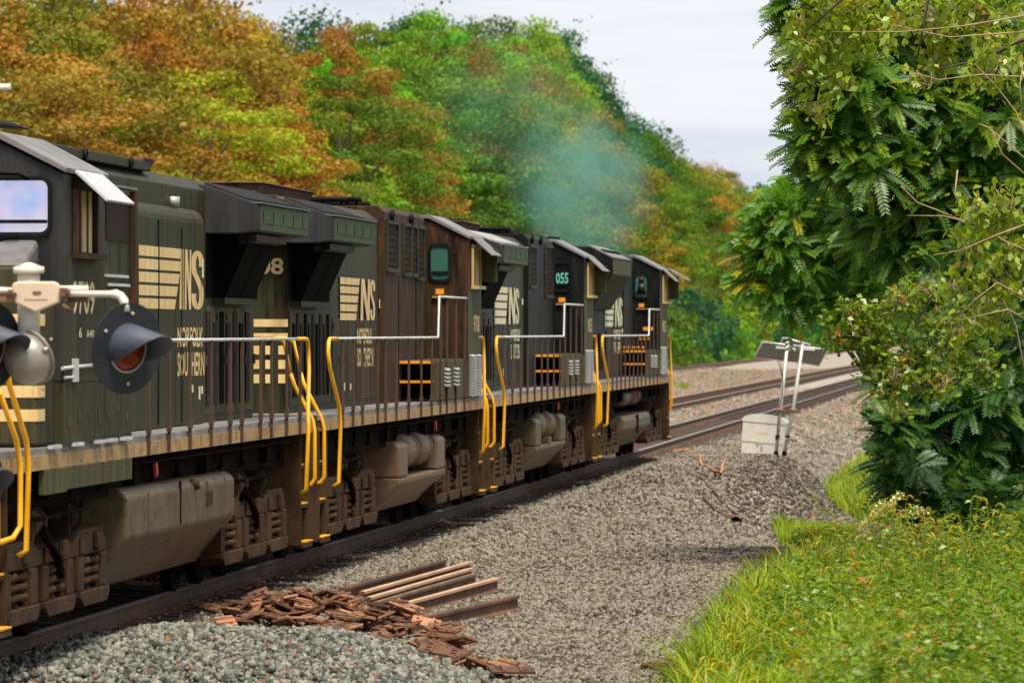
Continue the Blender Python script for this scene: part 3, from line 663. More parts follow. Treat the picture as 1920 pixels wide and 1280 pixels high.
        for (p, q, z0, z1, mt) in v.get('screens', []):
            p, q = YY(p, q); fr = MB(); fr.box(cw + .001, cw + .035, p - .05, p, z0 - .05, z1 + .05); fr.box(cw + .001, cw + .035, q, q + .05, z0 - .05, z1 + .05); fr.box(cw + .001, cw + .05, p, q, z0 - .06, z0); fr.box(cw + .001, cw + .04, p, q, z1, z1 + .05)
            f = fr.build('screen_frame', 'body', cb)
            mb = MB().box(cw + .002, cw + .012, p + .002, q - .002, z0 + .002, z1 - .002)
            for i in range(max(1, int((z1 - z0) / .09))): mb.box(cw + .012, cw + .02, p + .01, q - .01, z0 + .03 + i * .09, z0 + .05 + i * .09)
            mb.build('intake_screen', mt, f)
        for (y, z) in v.get('eyes', []):
            y = Y(y); mb = MB(); mb.tube([(cw + .002, y, z), (cw + .05, y, z)], .085, 16); mb.mat(1).tube([(cw + .05, y, z), (cw + .053, y, z)], .045, 12); mb.build('lifting_eye', ['body_dark', 'screen'], cb)
        for (y, z0, h_, mt) in v.get('ribs', []):
            y = Y(y); MB().box(cw, cw + .012, y - .02, y + .02, z0, z0 + h_).build('panel_rib', mt, cb)
    # cab
    ca, cb_ = YY(*v['cab']); near, farr = (ca, cb_)
    cprof = [(1.57, 2.30), (1.57, 4.08), (1.0, 4.36), (-1.0, 4.36), (-1.57, 4.08), (-1.57, 2.30)]
    cabm = v.get('cabm2', 'body_brown')
    cab = MB().prism(cprof, ca, cb_).build('cab', cabm, root, .015)
    MB().prism([(1.572, 1.765), (1.572, 2.30), (-1.572, 2.30), (-1.572, 1.765)], ca + .002, cb_).build('cab_base', v.get('cabside', 'cab_olive'), cab)
    # the side sheet has another colour than the cab's rear wall
    for sx in (1, -1):
        MB().box(*sorted((sx * 1.571, sx * 1.578)), ca + .012, cb_ - .01, 2.302, 3.38).build('side_sheet', v.get('cabside', 'cab_olive'), cab)
    rprof = [(1.60, 4.085), (1.61, 4.13), (1.02, 4.44), (-1.02, 4.44), (-1.61, 4.13), (-1.60, 4.085), (-1.0, 4.385), (1.0, 4.385)]
    MB().prism(rprof, ca - .04, cb_ + .06).build('cab_roof', 'roof_pale', cab, .008)
    for sx in (1, -1):
        yw0, yw1 = YY(*v['sidewin']); x = sx * 1.578
        mb = MB()
        xa, xb = sorted((sx * 1.579, sx * 1.615))
        for p in (yw0, yw1 - .06, (yw0 + yw1) / 2 - .03): mb.box(xa, xb, p, p + .06, 3.40, 4.0)
        mb.box(xa, xb, yw0, yw1, 3.96, 4.02); mb.box(*sorted((sx * 1.579, sx * 1.68)), yw0 - .05, yw1 + .05, 3.36, 3.41)
        wf = mb.build('side_window', v.get('frame', 'tan_panel'), cab)
        MB().box(*sorted((sx * 1.5785, sx * 1.584)), yw0 + .06, yw1 - .06, 3.41, 3.96).build('pane', 'glass_dark' , wf)
        MB().box(*sorted((sx * 1.59, sx * 1.606)), yw0 + (yw1 - yw0) * .3, yw0 + (yw1 - yw0) * .72, 3.42, 3.95).build('sliding_sash', 'tan_panel', wf)
        if sx > 0 or True:
            M_ = Matrix.Rotation(R(sx * 42), 3, 'Y')
            MB().obox((sx * 1.74, (yw0 + yw1) / 2 + .1, 3.99), .40, yw1 - yw0 + .3, .02, M_).build('sun_visor', v.get('visor', 'roof_pale'), cab)
        d = 1 if v.get('rev') else -1
        if not v.get('rev'): MB().obox((sx * 1.72, yw1 + .02, 3.72), .26, .03, .5).build('wind_deflector', 'olive', cab)
    # cab end wall towards the hood: window, plate and step box
    yr = Y(v['cab'][0]); fc = -1 if not v.get('rev') else 1
    for sx in (1, -1):
        x0, x1 = sorted((sx * 1.03, sx * 1.29))
        ww = window(cab, yr, x0, x1, 3.50, 3.99, v.get('rearglass', 'glass_green'), fc)
    ly = yr + fc * .012
    MB().box(1.10, 1.22, *sorted((yr, ly)), 3.28, 3.36).build('warning_plate', 'orange', cab)
    MB().box(1.05, 1.30, *sorted((yr, yr + fc * .05)), 3.225, 3.255).build('grab_iron', 'rust_bright', cab)
    if 'stepbox' in v:
     b0, b1 = YY(*v['stepbox'])
     sb = MB().box(hw + .022, 1.552, b0, b1, 1.765, 2.335).build('step_box', 'olive', root, .01)
     ys = Y(v['stepbox'][0]); MB().box(hw + .06, 1.50, *sorted((ys, ys + fc * .008)), 1.80, 2.29).build('recess_dark', 'screen', sb)  # near-black sheet standing in for the shade inside the step niche
     for zz in (2.02, 2.29): MB().box(hw + .06, 1.5, *sorted((ys, ys + fc * .30)), zz, zz + .035).build('step', 'orange', sb)
     for (p, n) in ((.30, 5), (.62, 5)):
         y = b0 + (b1 - b0) * p; mb = MB()
         for i in range(n): mb.obox((1.575, y, 1.98 + .055 * i), .06, .42, .022, Matrix.Rotation(R(25), 3, 'Y'))
         mb.build('louver', 'silver', sb)
    yl0 = v['cab'][0] + .15
    for p in ((yl0, yl0 + 1.0) if v.get('louvers', True) else ()):
        y = Y(p + .35); mb = MB()
        for i in range(18): mb.obox((1.60, y, 1.80 + .034 * i), .055, .62, .014, Matrix.Rotation(R(25), 3, 'Y'))
        mb.build('louver_column', 'silver', cab)
    # nose with paint bands, end stripes
    n0, n1 = YY(*v['nose'])
    ny = Y(v['nose'][1]); nc = 1 if not v.get('rev') else -1
    c_ = .10
    pts = [(1.5, 1.77), (1.5, 3.0), (1.3, 3.28), (-1.3, 3.28), (-1.5, 3.0), (-1.5, 1.77)]
    nose = MB().prism(pts, n0, n1).build('nose', v.get('cabside', 'cab_olive'), root, .03)
    mb = MB()
    for i in range(5):
        z0 = 1.98 + i * .20; mb.box(1.501, 1.506, *sorted((ny - nc * .35, ny)), z0, z0 + .10); mb.box(-1.5, 1.5, *sorted((ny, ny + nc * .005)), z0, z0 + .10)
    mb.build('stripe', 'cream', nose)
    # rear end of the hood: number and bars
    if v.get('endmarks'):
        y = h0 - .004; mb = MB()
        end_text(mb, v['num'], .96 - .66, y, 3.41, .63, .20); mb.build('number', 'cream', hood)
        mb = MB()
        for z0, z1 in ((2.79, 2.88), (2.655, 2.715)): mb.box(-hw, hw, h0 - .006, h0 - .001, z0, z1)
        for z0 in (2.46, 2.29, 2.12):
            for x0 in (.90, .745, .59, -.98, -.82): mb.box(x0 - .035, x0 + .055, h0 - .006, h0 - .001, z0, z0 + .105)
        mb.build('stripe', 'cream', hood)
    # hood-side lettering
    ns_logo(root, v.get('logox', hw), *v['logo'][:2], *v['logo'][2:4], v['logo'][4], 5, v.get('logofr', (.55, .57, .85, 1.0)), v.get('stem', False))
    mb = MB(); lx = v.get('logox', hw)
    ty, tw_ = v['text']; side_text(mb, 'NORFOLK', lx, ty, 2.57, tw_, .21); side_text(mb, 'SOUTHERN', lx, ty, 2.27, tw_ * 1.06, .25)
    mb.build('lettering', v['logo'][4], root)
    mb = MB(); ny0, nw_ = v['numpos']; side_text(mb, v['num'], 1.578, ny0, v['numz'], nw_, v['numh']); mb.build('number', 'cream', cab)
    mb = MB()
    for (y, z, a2, c2) in v.get('tags', []): mb.box(v.get('logox', hw) + .001, v.get('logox', hw) + .007, y, y + a2, z, z + c2)
    if mb.v: mb.build('placard', 'cream_pale', root)
    # handrails
    r0, r1 = v['rail']; up = v.get('railup')
    pts = [(1.56, r0, 2.65), (1.56, r1, 2.65)]
    if up: pts += [(1.565, up, 3.22), (1.565, v['railend'], 3.22)]
    for sx in (1, -1): MB().tube([(sx * x, y, z) for x, y, z in pts], .017, 8).build('handrail', 'silver', root)
    ys_ = list(v['posts'])
    for y in ys_:
        for sx in (1, -1):
            top = 2.65 if not (up and min(up, v['railend']) - .05 < y < max(up, v['railend'])) else 3.20
            mb = MB().box(*sorted((sx * 1.553, sx * 1.578)), y - .035, y + .035, 1.58, top); mb.box(*sorted((sx * 1.545, sx * 1.586)), y - .05, y + .05, 1.78, 1.86)
            mb.build('stanchion', 'stanchion', root)
    return root, cab, hood

D_ = 'body'; DB = 'body_brown'
def doors(y0, y1, w_, z0, z1, mats):
    out = []; y = y0; k = 0
    while y + w_ <= y1 + .01: out.append((y + .03, y + w_ - .03, z0, z1, mats[k % len(mats)])); y += w_; k += 1
    return out
# engine 1 (nearest): cab towards the camera, so its distances run from its far end (L = 20.9)
L1 = 20.9
v1 = dict(rev=True, trucks=(4.1, 17.0), tank=(7.3, 14.6), tanktype='smooth', handle=9.6, hoodspan=(.95, 13.6), cab=(15.4, 17.6), nose=(17.6, 18.5), louvers=False,
          num='9709', numpos=(3.72, 1.2), numz=2.88, numh=.29, body='body', hood='body', cabside='cab_olive', cabm2='face_grey', sidewin=(15.95, 17.15), frame='body_brown', visor='silver',
          wings=[(.6, 4.8)], cabinet=(5.75, 13.5), cw=1.10, ct=4.0, round=True, cabm='body',
          doors=doors(.98, 5.7, .78, 1.85, 3.0, ['olive', 'body', 'olive', 'body']), slots=[(1.3, 5.5, 1.95, 2.95, 8)],
          ribs=[(9.0, 1.8, 2.05, 'body_dark'), (7.4, 1.8, 2.0, 'body_dark'), (12.0, 1.8, 2.0, 'body_dark')],
          logo=(10.6, 4.5, 2.96, .62, 'cream'), logofr=(.67, .69, .80, 1.0), stem=True, screenspan=(16.75, 19.1), logox=1.10, text=(13.2, 1.85), rail=(7.6, 20.3), railend=20.3,
          posts=(8.2, 9.5, 10.9, 12.4, 13.8, 14.7, 16.2, 17.1, 18.4, 19.6), tags=[(14.2, 2.10, .12, .08), (14.75, 2.02, .10, .14), (14.95, 2.08, .08, .08), (15.0, 3.3, .1, .2)])
r1, cab1, hood1 = locomotive('', 'nearest dark locomotive, its cab and windshield facing the camera behind the crossing signal', 46.2, L1, v1)
# things only the nearest engine shows
MB().tube([(1.57, .2, 2.25), (1.60, .8, 1.86), (1.62, .88, 1.66), (1.62, .88, 1.16), (1.57, .82, 1.06), (1.42, .3, 1.0)], .024, 8).build('step_handrail', 'yellow', r1)
mb = MB().prism([(.95, 4.345), (.95, 4.44), (-.95, 4.44), (-.95, 4.345)], 5.6, 12.4); dbh = mb.build('brake_grid_housing', 'body', r1, .01)
mb = MB().prism([(-.9, 4.36), (.9, 4.36), (.97, 4.47), (-.97, 4.47)], 11.9, 12.6); mb.build('exhaust_housing', 'rust_dark', r1, .01)
for y, z in ((8.2, 4.39), (11.0, 4.39)):
    mb = MB(); mb.tube([(.951, y, z), (.985, y, z)], .06, 14); mb.mat(1).tube([(.985, y, z), (.988, y, z)], .03, 10); mb.build('lifting_eye', ['body_dark', 'screen'], dbh)
mb = MB().prism([(1.545, 1.765), (1.545, 3.98), (1.45, 4.03), (.99, 4.03), (.99, 1.765)], 5.52, 7.28); aux = mb.build('auxiliary_cabinet', 'body', r1, .012)
MB().box(1.547, 1.556, 5.75, 7.05, 3.55, 3.90).build('intake_screen', 'screen_red', aux)
MB().box(1.50, 1.60, 5.5, 7.3, 4.032, 4.05).build('rain_strip', 'roof_pale', aux)
MB().box(1.547, 1.60, 7.16, 7.30, 2.90, 4.02).build('corner_post', 'body_brown', aux)
mb = MB()
for (ya, yb, z0, z1) in ((5.62, 6.9, 2.42, 3.18), (5.62, 6.35, 1.80, 2.36), (6.42, 7.1, 1.80, 2.36)): mb.box(1.547, 1.562, ya, yb, z0, z1)
mb.build('access_door', 'cab_olive', aux, .005)
MB().box(1.563, 1.60, 5.75, 6.85, 3.14, 3.165).build('grab_iron', 'silver', aux)
MB().box(1.547, 1.58, 5.6, 6.9, 3.22, 3.245).build('rain_strip', 'silver', aux)
MB().box(1.547, 1.553, 5.64, 5.74, 3.03, 3.10).build('placard', 'cream_pale', aux)
for q in ((2.45, 3.55), (3.62, 4.75), (4.8, 5.45), (5.52, 6.3), (6.36, 7.2)):
    MB().box(1.50, 1.562, q[0], q[1], 1.36 + .02 * (q[0] > 3.6), 1.572).build('skirt_panel', 'olive', r1, .006)
    mb = MB().box(1.553, 1.60, q[0] + .15, q[0] + .62, 1.745, 1.775); mb.build('hinge', 'silver', r1)
mb = MB().tube([(1.582, 3.2, 2.42), (1.582, 5.0, 2.44)], .018, 6); mb.tube([(1.582, 3.3, 2.34), (1.582, 4.0, 2.34)], .014, 6); mb.box(1.579, 1.60, 3.7, 3.95, 2.3, 2.5); mb.build('grab_iron', 'silver', cab1)
mb = MB()
side_text(mb, '6', 1.579, 4.05, 2.68, .16, .085); side_text(mb, 'A40', 1.579, 4.45, 2.68, .42, .07); mb.build('lettering', 'cream_pale', cab1)
mb = MB()
for k in range(7):
    y = 3.5 + .55 * k; mb.box(1.573 if y < 5.4 else 1.563, 1.582 if y < 5.4 else 1.57, y, y + .09, 1.92 + .05 * (k % 3), 2.0 + .06 * (k % 2))
mb.build('latch', 'stanchion', r1)
# windshield side of the cab and the sloping nose top
for x0, x1 in ((.16, 1.44), (-1.44, -.16)):
    w1 = window(cab1, 3.3, x0, x1, 3.58, 4.02, 'glass_sky', -1, 'windshield')
mb = MB().tube([(.3, 3.255, 4.10), (1.2, 3.24, 4.07), (1.28, 3.26, 4.03)], .014, 6); mb.tube([(1.2, 3.22, 3.53), (.9, 3.22, 3.50), (.3, 3.22, 3.46)], .014, 6); mb.build('wiper', 'screen', cab1)
mb = MB().prism([(2.46, 3.285), (3.30, 3.52), (3.30, 3.285)], -1.28, 1.36, 'x'); mb.build('nose_top', 'roof_pale', r1, .04)
mb = MB()
for k in range(5): mb.tube([(.75, 4.0 + .14 * k, 4.47), (.75, 4.0 + .14 * k, 4.54)], .03, 8); mb.tube([(.75, 3.6, 4.50 + .02 * k), (.78, 4.6, 4.52 + .02 * k)], .016, 6)
mb.tube([(.62, 4.0, 4.56), (.86, 5.0, 4.54)], .03, 8); mb.tube([(.86, 5.0, 4.54), (.92, 5.3, 4.53)], .012, 6)
mb.build('horn', 'body_dark', cab1)
MB().box(-.06, .06, 11, 14.8, 4.36, 4.40).build('roof_walk', 'deck', r1)
mb = MB().tube([(.55, 11.9, 4.40), (.55, 11.9, 4.46), (.55, 14.4, 4.46), (.55, 14.4, 4.40)], .014, 6); mb.build('roof_handrail', 'body_dark', r1)
MB().tube([(1.0, 13.6, 4.02), (1.0, 13.6, 4.12)], .07, 10).build('vent_cap', 'galv', r1)

base = dict(hw=.98, sidewin=None, louvers=True)
v2 = dict(trucks=(4.4, 17.2), tank=(8.9, 15.0), tanktype='tub', handle=14.4, hoodspan=(1.4, 17.55), cab=(17.6, 19.65), nose=(19.65, 20.25), num='9708', endmarks=True,
          numpos=(18.4, .9), numz=2.72, numh=.26, hood='body', cabside='olive', sidewin=(18.1, 19.3), wings=[(1.15, 5.5)], cabinet=(11.1, 16.3), cw=1.06, ct=4.36, cabm='body_brown',
          screens=[(11.3, 12.6, 3.60, 4.20, 'screen_red'), (13.4, 14.3, 3.56, 4.20, 'screen_red'), (14.45, 15.1, 3.56, 4.20, 'screen_red'), (15.25, 16.1, 3.52, 4.20, 'screen_red')],
          eyes=[(11.9, 4.31), (14.4, 4.31)], ribs=[(12.9, 1.8, 1.7, 'body_dark'), (15.17, 1.8, 1.7, 'body_dark')], stack=(1.6, 6.8), fans=[(13.2, .1), (16.0, -.1)],
          doors=doors(5.7, 11.0, .86, 1.85, 2.9, ['body', 'body_brown']) + [(1.5, 5.6, 1.85, 3.0, 'body')], slots=[(1.6, 5.4, 1.95, 2.95, 10)],
          logo=(6.5, 4.0, 2.88, .55, 'cream'), logox=1.0, text=(8.4, 1.75), stepbox=(13.35, 17.5), rail=(1.5, 13.4), railup=13.5, railend=17.45,
          posts=(2.0, 3.1, 4.1, 5.8, 6.7, 8.0, 9.5, 11.1, 12.5, 13.7, 14.6, 15.9, 17.2), tags=[(6.9, 1.98, .12, .1), (7.6, 1.98, .1, .08), (11.0, 3.05, .2, .12)])
r2, cab2, hood2 = locomotive('', 'second locomotive from the camera, with a rusty brown cab wall and 08 on its end', 67.9, 20.7, v2)
v3 = dict(v2, trucks=(4.6, 17.9), tank=(8.6, 14.9), tanktype='notched', tankm='tank_grey', handle=14.2, hoodspan=(2.1, 18.25), cab=(18.3, 20.5), nose=(20.5, 21.3), num='9055', wings=[(1.85, 6.2)],
          bright=True, cabm='body_dark', cabm2='body_dark', cabinet=(12.2, 17.4), screens=[(12.3, 13.6, 3.55, 4.2, 'screen_red'), (15.6, 17.2, 3.4, 4.25, 'screen_red')], eyes=[(12.8, 4.36), (14.6, 4.36)], ribs=[],
          stack=(4.6, 8.0), fans=[(7.4, 0), (15.0, .1), (18.0, -.1)], doors=doors(6.3, 12.1, .86, 1.85, 2.9, ['body', 'body_dark']) + [(2.2, 6.2, 1.85, 3.0, 'body')], slots=[(2.3, 6.0, 1.95, 2.95, 9)],
          logo=(6.4, 4.6, 2.86, .62, 'cream_pale'), text=(9.4, 1.9), stepbox=(13.9, 18.2), rail=(1.5, 13.7), railup=13.8, railend=18.1, rearglass='glass_dark', numpos=(19.1, 1.0), sidewin=(18.9, 20.2),
          posts=(2.0, 3.4, 4.9, 6.2, 7.6, 9.0, 10.2, 11.5, 12.8, 13.95, 15.2, 16.5, 17.8), tags=[(11.6, 3.2, .2, .1), (13.0, 3.1, .3, .12), (8.0, 2.0, .16, .12)], endmarks=True)
r3, cab3, hood3 = locomotive('', 'third locomotive from the camera, black cab wall with 055 in teal at its window', 89.6, 21.9, v3)
mb = MB(); end_text(mb, '055', 1.05, 18.3 - .012, 3.62, .23, .20); mb.build('number', 'teal_reflection', cab3)  # digits reflected in the glass, put on the pane as teal text
v4 = dict(v2, trucks=(4.6, 18.6), tank=(7.6, 15.7), tanktype='low', handle=12.4, hoodspan=(1.8, 17.95), cab=(18.0, 20.7), nose=(20.7, 21.9), num='9033', wings=[], flare=(4.0, 9.2), cabm='body_dark', cabm2='body_dark', hood='body_dark',
          cabinet=(14.4, 17.2), cw=1.02, ct=4.36, screens=[], eyes=[], ribs=[], stack=(12.5, 13.6), fans=[(3.4, .1), (14.5, -.1), (16.8, .2), (17.6, 0)], doors=doors(9.4, 14.3, .8, 1.85, 2.75, ['body_dark', 'body']), slots=[(2.2, 8.8, 1.95, 2.7, 9)],
          logo=(9.0, 5.2, 2.84, .62, 'cream_pale'), text=(11.6, 2.0), stepbox=(14.3, 17.95), rail=(1.5, 14.4), railup=14.5, railend=17.9, numpos=(18.8, 1.2), sidewin=(18.8, 20.3), cabside='olive',
          posts=(2.2, 3.4, 4.6, 5.8, 7.0, 8.3, 9.5, 10.8, 12.0, 13.3, 14.7, 16.0, 17.3), tags=[(13.6, 3.0, .3, .1), (14.0, 2.7, .3, .1)])
r4, cab4, hood4 = locomotive('', 'leading locomotive, farthest along the train, with an open sun visor and slanted radiator', 112.0, 22.3, v4)
mb = MB().tube([(1.165, 17.985, 3.62), (1.165, 17.985, 3.80)], [.085, .07], 12); mb.tube([(1.165, 17.985, 3.80), (1.165, 17.985, 3.90), (1.165, 17.985, 3.945)], [.045, .06, .03], 12); mb.build('seat_silhouette', 'silhouette_black', cab4)  # seat drawn as a dark silhouette, added on the face of the opaque pane
mb = MB().obox((1.86, 20.6, 4.02), .52, 1.3, .02, Matrix.Rotation(R(30), 3, 'Y')); mb.build('sun_visor', 'roof_pale', cab4)
for i in range(5): MB().box(1.02 + .095 * i, 1.08 + .095 * i, 14.285, 14.292, 2.38, 2.42).build('step_mark', 'orange', r4)
mb = MB()
for i in range(3): mb.box(1.12 + .09 * i, 1.18 + .09 * i, 17.985, 17.995, 2.55, 2.60)
mb.box(1.2, 1.42, 17.985, 17.992, 2.76, 2.84); mb.build('placard', 'orange', cab4)

# ---------------------------------------------------------------- crossing signal in the foreground (about 39 m away)
SD = 39.0
def sp(x, y, d=0.0): return at(x, y, SD + d)
sig = empty('crossing_signal', (sp(-150, 622).x, SD, gz1(SD, -7.2)))
tag(sig, 'pale railway crossing signal with black hooded red lamps, standing in front of the nearest engine', 'crossing signal')
O = sig.location
def loc(p): return tuple(Vector(p) - O)
PXM = SD / FPX
mx_ = sp(54, 622).x - O.x
zt = loc(sp(54, 512))[2]
mb = MB().tube([(0, 0, 0), (0, 0, zt + 2.2)], .10, 20); mb.tube([(0, 0, 0), (0, 0, .12)], .2, 20); mb.build('mast', 'white_paint', sig)
mb = MB().tube([(mx_, 0, loc(sp(54, 655))[2]), (mx_, 0, zt)], 21 * PXM, 20); hp_ = mb.build('hanger_pipe', 'white_paint', sig)
mb = MB().tube([(mx_, 0, zt), (mx_, 0, zt + 12 * PXM)], 29 * PXM, 20); mb.tube([(mx_, 0, zt + 12 * PXM), (mx_, 0, zt + 20 * PXM)], [28 * PXM, 4 * PXM], 20); mb.build('cap', 'white_paint', hp_)
def P2(x, y, d=0.0): return loc(sp(x, y, d))
prof = [(26, 536), (30, 530), (38, 528), (104, 528), (112, 531), (116, 538), (117, 566), (70, 586), (29, 567)]
jb = MB().prism([((x - 54) * PXM + mx_, P2(0, y)[2]) for x, y in prof], -.17, -.09, 'y').build('junction_box', 'beige_paint', sig, .012)
mb = MB(); mb._add([((x - 54) * PXM + mx_, -.173, P2(0, y)[2]) for x, y in ((66, 546), (80, 546), (82, 551), (73, 554), (64, 551))], [(0, 1, 2, 3, 4)])
for k in range(10): mb.box((50 + 4.4 * k - 54) * PXM + mx_, (53 + 4.4 * k - 54) * PXM + mx_, -.173, -.1715, P2(0, 563)[2], P2(0, 561)[2])
mb.build('cast_mark', 'rust', jb)
mb = MB(); mb.tube([P2(112, 542, -.12), P2(166, 542, -.12)], 6.5 * PXM, 12); mb.tube([P2(29, 546, -.12), P2(-150, 536, -.05)], 6.5 * PXM, 12)
mb.tube([P2(126, 551, -.16), P2(206, 551, -.16), P2(216, 551, -.16), P2(226, 555, -.17), P2(232, 563, -.18), P2(236, 585, -.19)], [6 * PXM] * 2 + [8.5 * PXM] * 4, 14)
mb.tube([P2(-8, 546, -.16), P2(-60, 546, -.16), P2(-70, 560, -.17), P2(-72, 585, -.19)], [6 * PXM, 6 * PXM, 8 * PXM, 8 * PXM], 14)
mb.build('lamp_arm', 'white_paint', sig)
mb = MB().box((116 - 54) * PXM + mx_, (130 - 54) * PXM + mx_, -.20, -.10, P2(0, 563)[2], P2(0, 540)[2])
for x, y in ((119, 553), (128, 547), (28, 552), (18, 546)): mb.tube([P2(x, y, -.215), P2(x, y, -.15)], 4 * PXM, 8)
mb.tube([P2(117, 572, -.2), P2(132, 582, -.2)], 4 * PXM, 8); mb.box((-8 - 54) * PXM + mx_, (30 - 54) * PXM + mx_, -.19, -.12, P2(0, 566)[2], P2(0, 556)[2]); mb.box((130 - 54) * PXM + mx_, (168 - 54) * PXM + mx_, -.15, -.08, P2(0, 567)[2], P2(0, 556)[2])
mb.build('clamp', 'rust', sig)
def lamp(c, aim, rdisc=.305, back=False):
    """c: centre of the disc, aim: unit vector the lens looks along"""
    f = Vector(aim).normalized(); rt = f.cross(Vector((0, 0, 1))).normalized(); up = rt.cross(f); c = Vector(c)
    G = lambda a_, b_, d: tuple(c + rt * a_ + up * b_ + f * d)
    n = 48; mb = MB(); vs = []
    if back: rdisc = .19
    for (r_, d) in ((rdisc, -.006), (rdisc, .006), (.155, .006), (.155, -.006)): vs += [G(r_ * math.cos(2 * math.pi * i / n), r_ * math.sin(2 * math.pi * i / n), d) for i in range(n)]
    mb._add(vs, [(k * n + i, k * n + (i + 1) % n, ((k + 1) % 4) * n + (i + 1) % n, ((k + 1) % 4) * n + i) for k in range(4) for i in range(n)])
    ds = mb.build('background_disc', 'disc_black', sig) if not back else mb.build('lamp_flange', 'housing', sig)
    mb = MB()
    for a_ in (30, 95, 160, 265) if not back else (30, 150, 270): mb.tube([G(.235 * math.cos(R(a_)), .235 * math.sin(R(a_)), .004), G(.235 * math.cos(R(a_)), .235 * math.sin(R(a_)), .016)], .010, 8)
    mb.build('bolt', 'beige_paint', ds)
    # lens with its bright rim
    mb = MB(); rings = [(.150, .0), (.12, .022), (.07, .036), (.0, .042)]; vs = []
    for r_, d in rings: vs += [G(max(r_, .002) * math.cos(2 * math.pi * i / 24), max(r_, .002) * math.sin(2 * math.pi * i / 24), d) for i in range(24)]
    mb._add(vs, [(k * 24 + i, k * 24 + (i + 1) % 24, (k + 1) * 24 + (i + 1) % 24, (k + 1) * 24 + i) for k in range(3) for i in range(24)], True); mb.build('lens', 'lens_red', ds)
    mb = MB(); mb.tube([G(.157 * math.cos(2 * math.pi * i / 32), .157 * math.sin(2 * math.pi * i / 32), .010) for i in range(33)], .007, 6); mb.build('lens_rim', 'galv', ds)
    mb = MB(); vs = []; K = 36; th = .005
    for r_ in (.168, .168 - th):
        for i in range(K + 1):
            a_ = R(-28 + 236 * i / K); q = abs(i / K - .5) * 2; ln = .36 * (1 - q ** 2.2 * .86)
            dr = -.05
            vs += [G(r_ * math.cos(a_), r_ * math.sin(a_), .0), G(r_ * math.cos(a_), r_ * math.sin(a_) + dr * ln / .36, ln)]
    o1 = (K + 1) * 2; fs = []
    for i in range(K):
        fs += [(2 * i, 2 * i + 2, 2 * i + 3, 2 * i + 1), (o1 + 2 * i, o1 + 2 * i + 1, o1 + 2 * i + 3, o1 + 2 * i + 2), (2 * i + 1, 2 * i + 3, o1 + 2 * i + 3, o1 + 2 * i + 1)]
    fs += [(0, 1, o1 + 1, o1), (2 * K, o1 + 2 * K, o1 + 2 * K + 1, 2 * K + 1)]
    mb._add(vs, fs, True)
    if not back: mb.build('hood', 'visor_black', ds)
    mb = MB(); rr = [(.165, 0), (.175, .03), (.172, .07), (.15, .12), (.11, .16), (.05, .185), (.002, .19)]; vs = []
    for r_, d in rr: vs += [G(r_ * math.cos(2 * math.pi * i / 28), r_ * math.sin(2 * math.pi * i / 28), -d - .006) for i in range(28)]
    mb._add(vs, [(k * 28 + i, (k + 1) * 28 + i, (k + 1) * 28 + (i + 1) % 28, k * 28 + (i + 1) % 28) for k in range(len(rr) - 1) for i in range(28)], True)
    hs = mb.build('lamp_housing', 'housing', ds)
    mb = MB()
    for a_ in (20, 140, 260): mb.tube([G(.178 * math.cos(R(a_)), .178 * math.sin(R(a_)), -.05), G(.195 * math.cos(R(a_)), .195 * math.sin(R(a_)), -.02)], .014, 8)
    mb.build('latch', 'galv', hs)
aim = Vector((.70, -.70, -.10))
lamp(P2(238, 653, -.16), aim)
lamp(P2(-28, 650, -.16), aim)
lamp(P2(62, 668, -.02), Vector((.62, .70, .35)), back=True)
lamp(P2(-60, 905, -.16), Vector((.72, -.70, -.06)))
MB().tube([P2(-150, 890, -.05), P2(-75, 890, -.05), P2(-62, 905, -.10)], 6 * PXM, 12).build('lamp_arm', 'white_paint', sig)
# the pipe end that reaches in at the left edge, on a post outside the frame
zz = P2(0, 163)[2]
mb = MB().tube([(0, -.05, zz - .02), P2(20, 163, -.05)], .022, 14); pa = mb.build('upper_arm', 'white_paint', sig)
xe = P2(20, 163)[0]; MB().tube([(xe, -.05, zz), (xe + .003, -.05, zz)], .015, 12).build('bore_dark', 'screen', pa)  # black disc standing in for the shade inside the pipe end

# ---------------------------------------------------------------- lineside things
def place(x, y, up=0.0):
    """track-space point where the photo pixel meets the ground (raised by up)"""
    z = -.3
    for _ in range(12):
        s, l = gnd(x, y, z + up); z = .5 * z + .5 * gz1(s, l)
    return s, l, z, s * CA - l * SA
s_, l_, z_, D_ = place(1426, 872); PX = D_ / FPX
tilt = R(5)
cb = empty('signal_cabinet', W(s_, l_, z_)); cb.rotation_euler = (0, tilt, R(-12))
tag(cb, 'white signal cabinet with a curved lid, leaning on the gravel berm', 'cabinet')
w2, dp, hh = 39 * PX, .62, 80 * PX
arc = [(w2 * 1.06 * -math.cos(math.pi * i / 14), hh + .02 + .16 * math.sin(math.pi * i / 14)) for i in range(15)]
MB().prism([(-w2, .06), (w2, .06), (w2, hh), (-w2, hh)], 0, dp).build('body', 'cabinet_white', cb, .012)
MB().box(-w2 * 1.02, w2 * 1.02, -.014, .012, hh * .50, hh * .97).build('door', 'cabinet_white', cb, .006)
mb = MB().prism([(-w2 * 1.07, hh - .03)] + arc + [(w2 * 1.07, hh - .03)], -.03, .02); mb.prism([(-w2 * 1.04, hh)] + [(x * .98, z - .03) for x, z in arc] + [(w2 * 1.04, hh)], .02, dp + .02)
mb.build('lid', 'cabinet_white', cb, .008)
mb = MB().box(-.02, .01, -.03, -.001, hh * .34, hh * .46); mb.box(-.14, -.09, -.03, -.001, hh * .455, hh * .49); mb.build('latch', 'galv', cb, .004)
mb = MB().box(-.2, .12, -.0175, -.0145, hh * .70, hh * .76); mb.build('sticker', 'pink_label', cb)
